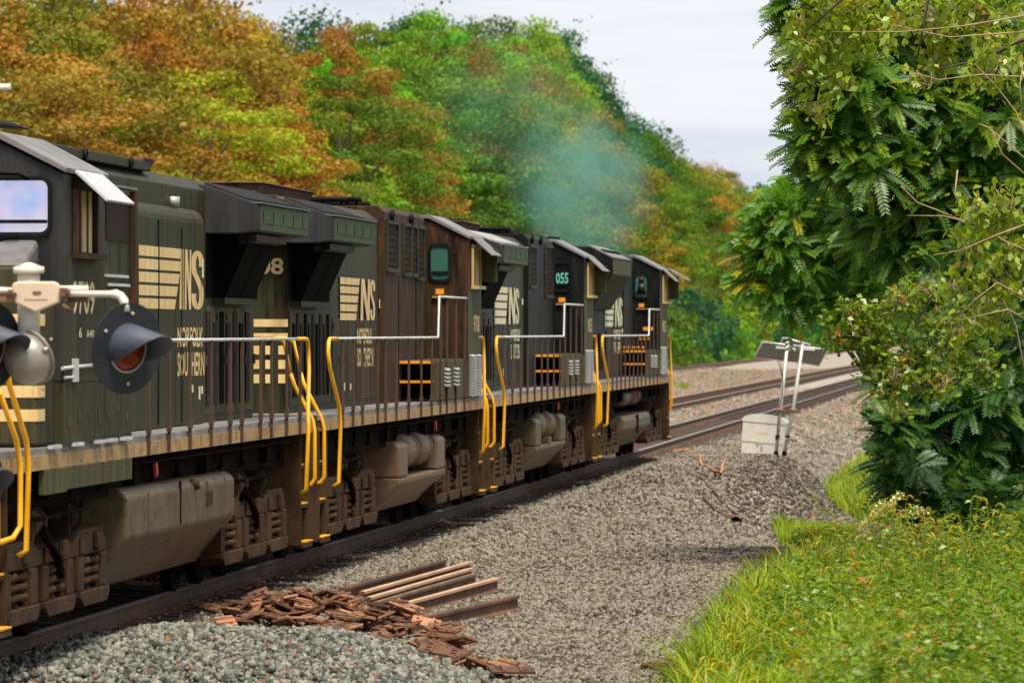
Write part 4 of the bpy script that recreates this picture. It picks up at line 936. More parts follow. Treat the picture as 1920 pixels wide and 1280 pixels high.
MB().box(-w2 * .9, w2 * .9, .05, dp - .05, -.12, .06).build('plinth', 'grime_shaded', cb)
mb = MB().box(w2 + .002, w2 + .008, .08, .34, hh * .36, hh * .43); mb.build('placard', 'orange', cb)
# stand with two solar panels
Db = D_ - .75
bs = place(1462, 872)
st = empty('solar_panel_stand', at(1462, 868, Db)); st.location.z = gz1(bs[0], bs[1]) - .02
tag(st, 'leaning twin-post stand with solar panels seen from behind, next to the white cabinet', 'solar stand')
Q = lambda x, y, d=0.0: tuple(at(x, y, Db + d) - st.location)
for (xb, yb, xm, ym, xt, yt) in ((1453, 873, 1463, 768, 1477, 640), (1466, 873, 1487, 768, 1505, 645)):
    mb = MB().tube([Q(xb, yb), Q(xm, ym), Q(xt, yt)], .042, 12); p_ = mb.build('post', 'galv', st)
    MB().tube([Q(xm - .3, ym + 3), Q(xm + .4, ym - 3)], .085, 14).build('flange', 'rust_bright', p_)
    mb = MB()
    for yy in (820, 850): mb.tube([Q(xb + (xm - xb) * (873 - yy) / 105, yy + 4), Q(xb + (xm - xb) * (873 - yy) / 105, yy - 4)], .058, 10)
    mb.build('clamp', 'grime_shaded', p_)
MB().tube([Q(1458, 822, -.05), Q(1482, 822, -.05)], .012, 8).build('tie_bar', 'galv', st)
def slab(pts, th, mb):       # pts: four corners; thickness away from the viewer
    a_, b_, c_, d_ = [Vector(p) for p in pts]; n_ = (b_ - a_).cross(d_ - a_).normalized()
    if n_.y < 0: n_ = -n_
    vs = [a_, b_, c_, d_] + [p + n_ * th for p in (a_, b_, c_, d_)]
    return mb._add(vs, [(0, 1, 2, 3), (4, 7, 6, 5), (0, 4, 5, 1), (1, 5, 6, 2), (2, 6, 7, 3), (3, 7, 4, 0)])
def panel(TL, TR, BR, BL, dt, db):
    p = [Q(*TL, dt), Q(*TR, dt), Q(*BR, db), Q(*BL, db)]
    o = slab(p, .035, MB()).build('solar_panel', 'panel_back', st)
    mb = MB(); P_ = [Vector(q) + Vector((0, -.006, 0)) for q in p]
    for a_, b_ in zip(P_, P_[1:] + P_[:1]): mb.tube([a_, b_], .018, 6)
    mb.build('panel_frame', 'alu', o)
    n_ = (Vector(p[1]) - Vector(p[0])).cross(Vector(p[3]) - Vector(p[0])).normalized(); n_ = n_ if n_.y > 0 else -n_
    slab([tuple(Vector(q) + n_ * .036) for q in p], .006, MB()).build('solar_cells', 'solar_cell', o)
    return o
panel((1430, 641), (1500, 649), (1482, 677), (1414, 670), .12, .52)
panel((1500, 649), (1552, 656), (1535, 685), (1482, 677), .12, .52)
panel((1469, 633), (1518, 646), (1512, 657), (1462, 645), .75, .95)
mb = MB()
for (x0, y0, x1, y1) in ((1455, 648, 1475, 653), (1480, 650, 1492, 656), (1506, 650, 1528, 656)): slab([Q(x0, y0, .06), Q(x1, y0 + 2, .06), Q(x1, y1 + 1, .06), Q(x0, y1, .06)], .03, mb)
mb.build('mounting_bracket', 'alu', st)
mb = MB().tube([Q(1458, 676, .2), Q(1463, 690, .05), Q(1467, 705, -.03), Q(1468, 720, -.05), Q(1466, 745, -.05), Q(1460, 770, -.05), Q(1458, 815, -.06)], .010, 6)
mb.tube([Q(1462, 672, .2), Q(1466, 690, -.02), Q(1468, 706, -.05)], .007, 6); mb.build('wire', 'grime_shaded', st)
# cables on the ground between rail and cabinet
def ground_tube(name, px, r, mat, label, cat, group=None):
    pts = []
    for (x, y) in px: s, l, z, D = place(x, y); pts.append((l, s, z + r + .02))
    fine = []
    for i in range(len(pts) - 1):
        for k in range(6):
            t_ = k / 6; p0 = pts[max(i - 1, 0)]; p1 = pts[i]; p2 = pts[i + 1]; p3 = pts[min(i + 2, len(pts) - 1)]
            fine.append(tuple(.5 * (2 * p1[j] + (p2[j] - p0[j]) * t_ + (2 * p0[j] - 5 * p1[j] + 4 * p2[j] - p3[j]) * t_ ** 2 + (3 * p1[j] - p0[j] - 3 * p2[j] + p3[j]) * t_ ** 3) for j in range(3)))
    fine.append(pts[-1]); fine = [(a_, b_, max(c_, gz1(b_, a_) + r + .015)) for a_, b_, c_ in fine]
    o = tspace(MB().tube(fine, r, 8).build(name, mat)); tag(o, label, cat, group); return o
gr = 'cables between the rail and the cabinet'
ground_tube('cable', [(1262, 848), (1282, 847), (1296, 852), (1306, 863), (1314, 874)], .024, 'cable', 'thick bright orange cable curling down the gravel below the near rail', 'cable', gr)
ground_tube('cable', [(1290, 848), (1318, 857), (1345, 864), (1375, 866), (1405, 859), (1424, 850)], .022, 'cable', 'long thin orange cable sweeping from the rail to the foot of the white cabinet', 'cable', gr)
ground_tube('cable', [(1300, 855), (1330, 872), (1355, 874), (1390, 868), (1415, 862)], .016, 'rust_dark', 'dark brown cable sagging beside the long orange cable', 'cable', gr)
ground_tube('cable', [(1314, 874), (1335, 884), (1352, 890), (1366, 882)], .022, 'cable', 'short orange cable end lying lowest on the gravel berm', 'cable', gr)
# scrap rails
def scrap(p0, p1, lab, roll=0.0, head='scrap_head', up=.165):
    a_ = place(*p0, up); b_ = place(*p1, up)
    A_ = Vector((a_[1], a_[0], a_[2] + up + .015)); B_ = Vector((b_[1], b_[0], b_[2] + up + .015)); d = (B_ - A_).normalized()
    rt = d.cross(Vector((0, 0, 1))).normalized(); u_ = rt.cross(d)
    c, s = math.cos(roll), math.sin(roll)
    mb = MB().mat(1); n = len(RAIL); vs = []
    for P_ in (A_, B_): vs += [P_ + rt * (x * c - (z + .085) * s) + u_ * (x * s + (z + .085) * c - .085) for x, z in RAIL]
    mb._add(vs, [(i, (i + 1) % n, n + (i + 1) % n, n + i) for i in range(n)] + [tuple(range(n))[::-1], tuple(range(n, 2 * n))])
    for i in range(n):
        if RAIL[i][1] > -.037 and RAIL[(i + 1) % n][1] > -.037: mb.m[i] = 0
    o = tspace(mb.build('scrap_rail', [head, 'rust_dark'])); tag(o, lab, 'scrap rail', 'old rails lying on the gravel')
scrap((640, 1104), (834, 1050), 'dark old rail at the back of the stacked rails, nearest the train', head='rust_dark')
scrap((678, 1110), (880, 1054), 'old rail with a smooth pale brown head, second from the back of the stack')
scrap((690, 1121), (882, 1066), 'old rail third from the back of the stack, with a thin pale head')
scrap((703, 1130), (889, 1076), 'olive brown old rail, fourth from the back of the stack', head='tank_brown')
scrap((722, 1141), (931, 1084), 'long pale-headed old rail at the front edge of the stack')
scrap((768, 1163), (969, 1118), 'single dark rail lying apart in front of the stacked rails', head='rust_dark')
# heap of tie plates
def plate_mesh(seed, mat):
    r_ = random.Random(seed); mb = MB(); Lx, Ly, th = .32 + .06 * r_.random(), .19, .022
    holes = [(1, 1), (1, 3), (5, 1), (5, 3)]; nx, ny = 7, 5
    for i in range(nx):
        for j in range(ny):
            if (i, j) in holes: continue
            x0, x1 = -Lx / 2 + Lx * i / nx, -Lx / 2 + Lx * (i + 1) / nx; y0, y1 = -Ly / 2 + Ly * j / ny, -Ly / 2 + Ly * (j + 1) / ny; o = len(mb.v)
            bow = lambda x: .012 * (x / Lx) ** 2
            vs = [(x0, y0, bow(x0)), (x1, y0, bow(x1)), (x1, y1, bow(x1)), (x0, y1, bow(x0))]; vs = vs + [(x, y, z + th) for x, y, z in vs]; fs = [(0, 3, 2, 1), (4, 5, 6, 7)]
            for k, (di, dj, f) in enumerate(((0, -1, (0, 1, 5, 4)), (1, 0, (1, 2, 6, 5)), (0, 1, (2, 3, 7, 6)), (-1, 0, (3, 0, 4, 7)))):
                a_, b_ = i + di, j + dj
                if not (0 <= a_ < nx and 0 <= b_ < ny) or (a_, b_) in holes: fs.append(f)
            mb._add(vs, fs)
    for q in (-.075, .075): mb.box(q - .012, q + .012, -Ly / 2 + .002, Ly / 2 - .002, th * .9, th + .014)
    o = mb.build('tie_plate', mat); me = o.data; bpy.data.objects.remove(o); return me
PM = [plate_mesh(i, q) for i, q in enumerate(('rust', 'rust_bright', 'rust_dark', 'rust', 'rust_dark'))]
hp = place(590, 1192); rr_ = random.Random(21)
def put_plate(s, l, z, tilt_, lab, grp):
    o = bpy.data.objects.new('loose_tie_plate', PM[rr_.randrange(5)]); COL.objects.link(o)
    o.location = W(s, l, z); o.rotation_euler = Euler((rr_.gauss(0, tilt_), rr_.gauss(0, tilt_), rr_.uniform(0, 6.28))); k = rr_.uniform(.9, 1.15); o.scale = (k, k, 1)
    tag(o, lab, 'tie plate', grp); return o
for i in range(150):
    a_ = rr_.gauss(0, .40); b_ = rr_.gauss(0, .7)
    hgt = .40 * math.exp(-(a_ / .62) ** 2 - (b_ / 1.0) ** 2); f = 1 - .35 * rr_.random() ** 2
    s, l = hp[0] + .9 + b_, hp[1] - .1 + a_
    put_plate(s, l, gz1(s, l) + .03 + hgt * f, .22, 'rusty flat tie plate in the main heap beside the old rails', 'tie plates in the main heap')
def chain(px, n, sp_, lab, grp, h):
    for i in range(n):
        t_ = i / (n - 1) * (len(px) - 1); k = min(int(t_), len(px) - 2); t_ -= k
        x = px[k][0] * (1 - t_) + px[k + 1][0] * t_ + rr_.gauss(0, sp_); y = px[k][1] * (1 - t_) + px[k + 1][1] * t_ + rr_.gauss(0, sp_ * .35)
        s, l, z, D = place(x, y); put_plate(s, l, z + .04 + h * rr_.random(), .25, lab, grp)
chain([(740, 1165), (800, 1200), (850, 1235)], 34, 16, 'rusty tie plate in the tail of the heap running down towards the camera', 'tie plates in the tail of the heap', .16)
chain([(800, 1225), (850, 1255), (900, 1268), (950, 1276)], 16, 9, 'pinkish rusty tie plate in the row at the bottom edge of the picture', 'tie plates at the bottom edge', .08)
chain([(420, 1180), (470, 1170), (520, 1150)], 10, 10, 'rusty tie plate at the left end of the heap, under the train side', 'tie plates at the left end of the heap', .08)
chain([(1225, 1252), (1290, 1266)], 9, 10, 'small red rusty plate half buried in gravel at the edge of the grass', 'tie plates at the edge of the grass', -.03)
# washed-out pipe mouth in the gravel
s, l, z, D = place(1372, 972)
mb = MB().tube([(0, -.18, 0), (0, .5, .06)], .12, 14, cap=False); mb.tube([(0, -.17, 0), (0, .5, .06)], .105, 14, cap=False); pp = mb.build('drain_pipe', 'rust_dark')
pp.location = W(s, l, z - .05); pp.rotation_euler = (0, 0, R(20)); tag(pp, 'dark mouth of a drain pipe half buried in the gravel', 'pipe')
for (px, lab) in (([(1310, 925), (1345, 962), (1362, 970)], 'thin dark old cable half buried left of the drain pipe'), ([(1320, 905), (1360, 950), (1392, 974)], 'brown old cable running down the gravel over the drain pipe')):
    ground_tube('buried_cable', px, .018, 'rust_dark', lab, 'cable', 'old cables half buried in gravel')

# ---------------------------------------------------------------- foliage
def quads(P):      # (n,4,3) -> verts, faces
    n = len(P); return P.reshape(-1, 3), np.arange(n * 4).reshape(n, 4)
def unit(v): return v / np.maximum(np.linalg.norm(v, axis=-1, keepdims=True), 1e-9)
def cards(c, size, rs, asp=.55, up=.5, dirs=None, face=None):
    """pointed leaves (kite quads) at c"""
    n = len(c); d = unit(rs.normal(size=(n, 3)) * np.array([1, 1, .6])) if dirs is None else unit(dirs)
    nr = rs.normal(size=(n, 3)); nr[:, 2] += up * 2
    if face is not None: nr = nr * .55 + face
    sd = unit(np.cross(d, nr)); fold = unit(np.cross(sd, d)); L_ = size[:, None]
    return np.stack([c - d * L_ * .5, c + sd * L_ * asp * .5 + fold * L_ * .06 - d * L_ * .05, c + d * L_ * .5 - fold * L_ * .08, c - sd * L_ * asp * .5 + fold * L_ * .06 - d * L_ * .05], 1)
def wood_tree(seed, H, r, nclump, per, leaf, low=.16, shape='round'):
    rs = np.random.RandomState(seed); C = []; 
    lean = rs.uniform(-.06, .06, 2)
    for i in range(nclump * 14):
        if len(C) >= nclump: break
        t_ = low + (1 - low) * rs.rand() ** .8; q = (t_ - low) / (1 - low)
        pr = {'round': math.sqrt(max(0, 1 - (2 * q - .86) ** 2 / 1.30)), 'tall': .95 * math.sqrt(max(0, 1 - q ** 2.2)) * (.75 + .25 * min(1, q * 4)), 'bush': math.sqrt(max(0, 1 - q ** 2))}[shape]
        a_ = rs.rand() * 6.283; rad = r * pr * (.35 + .65 * rs.rand() ** .5)
        q_ = (rad * math.cos(a_) + lean[0] * t_ * H, rad * math.sin(a_) + lean[1] * t_ * H, t_ * H * .96, (.55 + 1.0 * rs.rand() ** 1.5) * r * .27)
        if all(math.hypot(q_[0] - p[0], q_[1] - p[1], 1.7 * (q_[2] - p[2])) > .70 * (q_[3] + p[3]) for p in C): C.append(q_)
    C = np.array(C); pos, tint, cl, fc = [], [], [], []
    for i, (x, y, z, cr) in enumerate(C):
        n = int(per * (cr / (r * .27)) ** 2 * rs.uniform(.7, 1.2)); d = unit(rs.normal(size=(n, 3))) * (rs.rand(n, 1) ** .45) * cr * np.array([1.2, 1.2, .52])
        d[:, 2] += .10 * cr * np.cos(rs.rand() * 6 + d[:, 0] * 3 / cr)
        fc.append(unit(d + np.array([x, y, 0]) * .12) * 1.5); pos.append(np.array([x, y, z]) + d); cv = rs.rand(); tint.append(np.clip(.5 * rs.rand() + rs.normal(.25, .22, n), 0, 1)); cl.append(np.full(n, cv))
    # loose sprays that break the outline
    nclump = len(C); k = nclump; sp_ = C[rs.randint(0, nclump, k), :3] + rs.normal(0, r * .10, (k, 3))
    n = 9 * k; fc.append(np.zeros((n, 3))); pos.append(np.repeat(sp_, 9, 0) + rs.normal(0, .38, (n, 3))); tint.append(rs.rand(n)); cl.append(np.repeat(rs.rand(k), 9))
    pos = np.concatenate(pos); tint = np.concatenate(tint); cl = np.concatenate(cl)
    v, f = quads(cards(pos, leaf * rs.uniform(.45, 1.25, len(pos)), rs, .62, .45, None, np.concatenate(fc)))
    o = numpy_mesh('crown', v, f, 'leaf_woods', attrs={'tint': tint, 'clump': cl}); cm = o.data; bpy.data.objects.remove(o)
    mb = MB(); tl = H * (.8 if shape != 'bush' else .5)
    mb.tube([(lean[0] * tl * q, lean[1] * tl * q, tl * q - .3) for q in (0, .1, .35, .7, 1)], [.021 * H, .016 * H, .012 * H, .007 * H, .003 * H], 9)
    for i in rs.choice(nclump, min(nclump, 11), replace=False):
        x, y, z, cr = C[i]; z0 = z * .62; mb.tube([(lean[0] * z0, lean[1] * z0, z0), (x * .45, y * .45, z0 + (z - z0) * .6), (x, y, z)], [.006 * H, .004 * H, .0015 * H], 6)
    o = mb.build('trunk', 'bark'); tm = o.data; bpy.data.objects.remove(o)
    return cm, tm
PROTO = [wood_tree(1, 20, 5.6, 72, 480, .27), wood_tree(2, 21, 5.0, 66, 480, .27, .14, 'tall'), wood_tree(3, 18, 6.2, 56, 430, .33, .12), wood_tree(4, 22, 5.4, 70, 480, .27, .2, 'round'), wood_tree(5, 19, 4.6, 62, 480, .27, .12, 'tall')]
BUSH = [wood_tree(11, 5.0, 3.2, 42, 210, .30, .04, 'bush'), wood_tree(12, 4.2, 3.4, 42, 210, .28, .04, 'bush')]
def plant_tree(name, proto, s, l, H0, H, wide, col, label, group, cat='tree'):
    e = empty(name, W(s, l, gz1(s, l) - .05), rr_.uniform(0, 6.28)); k = H / H0; e.scale = (k * wide, k * wide, k); tag(e, label, cat, group)
    for nm, me in (('crown', proto[0]), ('trunk', proto[1])):
        o = bpy.data.objects.new(nm, me); COL.objects.link(o); o.parent = e
        if nm == 'crown': o.color = (*col, 1)
    return e
def s_at(x, l): u = (x - 960) / FPX; return -l * (CA + u * SA) / (SA - u * CA)
SKY = [(-700, -80), (-200, -60), (300, -70), (400, -40), (450, 15), (505, 45), (560, 10), (620, -8), (680, 4), (760, -16), (850, 0), (930, -14), (990, -6), (1035, 4), (1062, 45), (1092, 105), (1118, 170), (1145, 215), (1168, 232), (1200, 226), (1230, 244), (1270, 278), (1330, 300), (1380, 306), (1420, 304), (1470, 320), (1550, 350), (1700, 440), (1900, 570)]
def sky_y(x): return float(np.interp(x, [p[0] for p in SKY], [p[1] for p in SKY]))
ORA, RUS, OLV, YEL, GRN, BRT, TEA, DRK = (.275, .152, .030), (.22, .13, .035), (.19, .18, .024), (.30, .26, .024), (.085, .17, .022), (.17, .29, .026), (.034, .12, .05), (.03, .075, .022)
PAL = [(330, [ORA, ORA, OLV, ORA, OLV]), (500, [ORA, OLV, ORA, YEL]), (720, [OLV, GRN, BRT, BRT, ORA]), (900, [OLV, BRT, GRN, GRN]), (1080, [OLV, BRT, BRT, YEL]), (1200, [GRN, TEA, OLV, TEA]), (1330, [GRN, BRT, OLV, YEL]), (1460, [OLV, GRN, RUS, YEL]), (3000, [TEA, DRK, GRN, TEA])]
def pal(x):
    for lim, cs in PAL:
        if x < lim: return cs[rr_.randrange(len(cs))]
NAMEC = {ORA: ('orange brown', 'behind the nearest engine'), RUS: ('rust red', 'in the far wood'), OLV: ('olive green', 'in the middle of the wood'), YEL: ('yellow green', 'in the wood above the train'), GRN: ('mid green', 'in the wood above the train'), BRT: ('bright green', 'in the wood near the leading engine'), TEA: ('bluish dark green', 'in the wood past the leading engine'), DRK: ('very dark green', 'at the far right end of the wood')}
def zone(x): return 'at the left, behind the nearest engine' if x < 420 else 'above the second engine' if x < 800 else 'above the third engine' if x < 1080 else 'above the leading engine' if x < 1260 else 'beyond the leading engine'
x = -120.0; tree_n = 0
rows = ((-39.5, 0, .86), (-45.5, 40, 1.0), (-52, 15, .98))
for (l0, off, hk) in rows:
    s = s_at(-520, l0) + off * .1
    while s < 880:
        l = l0 + rr_.uniform(-1.6, 1.6); u = (s * SA + l * CA) / (s * CA - l * SA); px = 960 + FPX * u; D = s * CA - l * SA
        H = (CZ + (622 - sky_y(px)) * D / FPX) - gz1(s, l)
        H = max(9.0, H) * hk * rr_.uniform(.88, 1.0)
        if hk < .9 and rr_.random() < .35: H *= .72
        c_ = pal(px + rr_.gauss(0, 40)) if hk != .98 else rr_.choice([DRK, DRK, GRN, TEA]); c2 = tuple(max(.004, q * rr_.uniform(.8, 1.2)) for q in c_)  # back row mostly dark: the gloom of the gaps put into leaf colour
        pi = rr_.randrange(5); H0 = (20, 21, 18, 22, 19)[pi]; wide = min(1.25, max(.78, 1.0 * 20 / H)) * rr_.uniform(.92, 1.12)
        nm = NAMEC[c_][0]; grp = f'{nm} trees {zone(px)}'
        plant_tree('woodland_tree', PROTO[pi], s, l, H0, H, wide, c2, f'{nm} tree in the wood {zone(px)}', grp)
        tree_n += 1; s += rr_.uniform(*((8.2, 12.5) if hk != .98 else (5.6, 7.5))) * (1 + max(0, s - 300) / 900)
s = s_at(380, -34)
while s < 1500:
    l = -33.5 + rr_.uniform(-1.0, 1.2); c_ = rr_.choice([GRN, BRT, TEA, GRN, TEA]); H = rr_.uniform(3.6, 7.2)
    px = 960 + FPX * (s * SA + l * CA) / (s * CA - l * SA)
    plant_tree('bush', BUSH[rr_.randrange(2)], s, l, 4.6, H, .95, tuple(q * rr_.uniform(.8, 1.15) for q in c_), f'{NAMEC[c_][0]} bush at the wood foot {zone(px)}', f'{NAMEC[c_][0]} bushes at the foot of the wood {zone(px)}', 'bush'); s += rr_.uniform(3.4, 6.5)
# the wood goes on, far off, as one mass
FAR = [wood_tree(21, 20, 5.6, 34, 60, .95), wood_tree(22, 21, 5.2, 30, 60, .95, .14, 'tall')]
V, F, T, K, o_ = [], [], [], [], 0
s = 880.0
while s < 2600:
    for l0 in (-34, -41, -48):
        me = FAR[rr_.randrange(2)][0]; n = len(me.vertices); v = np.empty(n * 3, np.float32); me.vertices.foreach_get('co', v); v = v.reshape(-1, 3)
        k_ = rr_.uniform(.8, 1.25) * (.55 if l0 == -34 else 1); a_ = rr_.uniform(0, 6.28); c, q = math.cos(a_), math.sin(a_)
        x, y, z = v[:, 0] * k_, v[:, 1] * k_, v[:, 2] * k_; V.append(np.stack([x * c - y * q + l0 + rr_.uniform(-2, 2), x * q + y * c + s + rr_.uniform(-3, 3), z], 1)); nf = n // 4
        F.append(np.arange(n).reshape(-1, 4) + o_); o_ += n; T.append(np.random.RandomState(int(s)).rand(nf) * .8); K.append(np.full(nf, rr_.random()))
    s += 8 + (s - 880) / 120
o = tspace(numpy_mesh('far_woods', np.concatenate(V), np.concatenate(F), 'leaf_woods', attrs={'tint': np.concatenate(T), 'clump': np.concatenate(K)})); o.color = (*TEA, 1); tag(o, kind='stuff')
# low yellow-green bush by the far track
plant_tree('bush', BUSH[0], s_at(1405, -31.6), -31.4, 4.6, 2.9, .5, BRT, 'small bright yellow-green bush beside the far track, left of the solar panels', None, 'bush')

# compound (feathery) leaves
def compound(base, d, L_, rs, pairs=11, droop=.45, wf=.30, nrm=None):
    n = len(base); d = unit(d); upv = np.tile([0, 0, 1.0], (n, 1)); side = unit(np.cross(d, upv if nrm is None else nrm)); t_ = np.linspace(.16, .97, pairs)
    Ps = []
    for sg_ in (-1, 1):
        for k, t0 in enumerate(t_):
            p = base + d * (L_ * t0)[:, None] - upv * (droop * L_ * t0 ** 2)[:, None]
            tang = unit(d - upv * (2 * droop * t0)); 
            ld = unit(side * sg_ + tang * (.35 + .5 * t0) - upv * rs.uniform(.0, .22, (n, 1))); ll = (L_ * wf * (1 - .45 * abs(t0 - .45)) * rs.uniform(.85, 1.12, n))[:, None]
            wv = unit(np.cross(ld, np.cross(tang, ld) + 0 * ld)); wv = unit(tang - ld * (tang * ld).sum(1, keepdims=True)); ww = ll * .20
            Ps.append(np.stack([p, p + ld * ll * .38 + wv * ww, p + ld * ll, p + ld * ll * .38 - wv * ww], 1))
    P = np.concatenate(Ps)
    rk = L_[:, None] * .008; sdv = side * rk
    e0 = base; e1 = base + d * (L_ * .5)[:, None] - upv * (droop * L_ * .25)[:, None]; e2 = base + d * L_[:, None] - upv * (droop * L_)[:, None]
    P = np.concatenate([P, np.stack([e0 - sdv, e0 + sdv, e1 + sdv, e1 - sdv], 1), np.stack([e1 - sdv, e1 + sdv, e2 + sdv * .4, e2 - sdv * .4], 1)])
    return P
def feather_tree(name, blobs, base_px, mat, seed, label, cat, leafL=.5, per_tip=8, dens=1.0, droop=.28, bark='bark', trunk_r=.14, pairs=12):
    rs = np.random.RandomState(seed); root = at(*base_px); sl = root.x * SA + root.y * CA; ll_ = root.x * CA - root.y * SA; root.z = gz1(sl, ll_) - .05
    e = empty(name, root); tag(e, label, cat); o0 = np.array(root); Pall, T, K = [], [], []; mb = MB()
    tips_all = []
    top = np.array(at(*blobs[0][:2], blobs[0][3]))
    for (x, y, rp, D) in blobs:
        c = np.array(at(x, y, D)); rad = rp * D / FPX; nt = max(5, int(dens * 22 * (rad / .8) ** 1.8))
        dr = unit(rs.normal(size=(nt, 3)) + np.array([-.25, -.45, .12])); tips = c + dr * rad * (rs.rand(nt, 1) ** .4) * np.array([1, 1, .9])
        out = unit(dr * .8 + rs.normal(0, .35, (nt, 3)) + np.array([-.15, -.1, .15]))
        # branch from the trunk axis to the blob and twigs to some tips
        st_ = o0 + (top - o0) * np.clip((c[2] - root.z) / max(.5, top[2] - root.z) * .6, .05, .9)
        midp = (st_ + c) / 2 + np.array([0, 0, .12 * np.linalg.norm(c - st_)])
        mb.tube([tuple(st_ - o0), tuple(midp - o0), tuple(c - o0)], [trunk_r * .45, trunk_r * .28, trunk_r * .14], 7)
        for q in range(0, nt, 3): mb.tube([tuple(c - o0), tuple((c + tips[q]) / 2 - o0 + np.array([0, 0, .05])), tuple(tips[q] - o0)], [trunk_r * .10, trunk_r * .07, trunk_r * .03], 5)
        for k in range(per_tip):
            a_ = k * 2.4 + rs.rand(nt) * .6; ax = unit(np.cross(out, np.array([.3, .1, 1.0]))); bx = np.cross(out, ax); el_ = rs.uniform(.55, 1.25, nt)[:, None]
            d = unit(out * np.cos(el_) + (ax * np.cos(a_)[:, None] + bx * np.sin(a_)[:, None]) * np.sin(el_) + np.array([-.15, 0, .05])); d[:, 2] *= .7; d = unit(d); nrm = unit(out * .55 + np.array([-.1, -.45, .75]) + rs.normal(0, .25, (nt, 3)))
            L_ = leafL * rs.uniform(.65, 1.15, nt); P = compound(tips, d, L_, rs, pairs, droop * rs.uniform(.5, 1.4), .235, nrm)
            Pall.append(P - o0); tt = np.clip(rs.normal(.42, .22, nt), 0, 1); cc = rs.rand(nt); m_ = len(P) // nt
            T.append(np.tile(tt, m_)); K.append(np.tile(cc, m_))
    v, f = quads(np.concatenate(Pall)); numpy_mesh('crown', v, f, mat, e, {'tint': np.concatenate(T), 'clump': np.concatenate(K)})
    mb.tube([(0, 0, 0), tuple((top - o0) * .3 + np.array([.1, 0, 0])), tuple((top - o0) * .65), tuple((top - o0))], [trunk_r, trunk_r * .8, trunk_r * .5, trunk_r * .15], 10)
    mb.build('trunk', bark, e); return e
feather_tree('feather_leaf_tree', [(1690, -70, 170, 79), (1530, 30, 66, 79), (1525, 105, 55, 78), (1530, 180, 45, 78), (1545, 245, 50, 78), (1600, 60, 100, 79), (1610, 170, 95, 78), (1620, 290, 85, 78), (1570, 310, 55, 78), (1720, 60, 120, 80), (1730, 200, 120, 79), (1745, 330, 110, 79), (1690, 420, 80, 79),
             (1850, 60, 140, 80), (1860, 210, 140, 79), (1870, 360, 130, 79), (1800, 470, 110, 79), (1890, 520, 110, 78), (1960, 300, 150, 80), (1960, 600, 130, 80)],
             (1905, 1040, 79), 'leaf_ailanthus', 31, 'tall dark green tree with feathery leaves filling the right edge, upper crown against the sky', 'tree', .47, 8, 2.1)
feather_tree('feather_leaf_tree', [(1790, 560, 60, 77), (1870, 660, 95, 77), (1830, 760, 95, 76), (1760, 740, 55, 76), (1730, 830, 62, 76), (1700, 870, 40, 75), (1790, 870, 85, 76), (1880, 860, 100, 77), (1760, 940, 55, 75), (1840, 970, 75, 75), (1910, 980, 80, 76), (1720, 920, 32, 75), (1940, 760, 90, 77), (1690, 740, 45, 76), (1680, 800, 38, 75.5), (1730, 690, 50, 76)],
             (1880, 1060, 77), 'leaf_ailanthus_shaded', 32, 'low dark green tree with drooping feathery leaves above the grass at the right edge', 'tree', .48, 8, 2.0, .36, trunk_r=.09)
feather_tree('sumac_tree', [(1560, 400, 70, 84), (1500, 400, 55, 83), (1450, 400, 38, 83), (1430, 450, 38, 83), (1470, 470, 55, 83), (1420, 520, 30, 83), (1465, 540, 40, 83), (1540, 480, 65, 84), (1600, 460, 65, 84), (1620, 400, 70, 85), (1500, 350, 30, 84), (1580, 530, 45, 84), (1650, 500, 60, 85), (1600, 340, 55, 84), (1640, 440, 70, 83), (1660, 560, 60, 83), (1530, 560, 40, 83), (1590, 590, 45, 83), (1560, 330, 40, 83), (1500, 480, 50, 83)],
             (1720, 980, 85), 'leaf_sumac', 33, 'lighter green feathery tree reaching left over the tracks, with small yellow leaf tips', 'tree', .45, 8, 2.0, .34, trunk_r=.08)
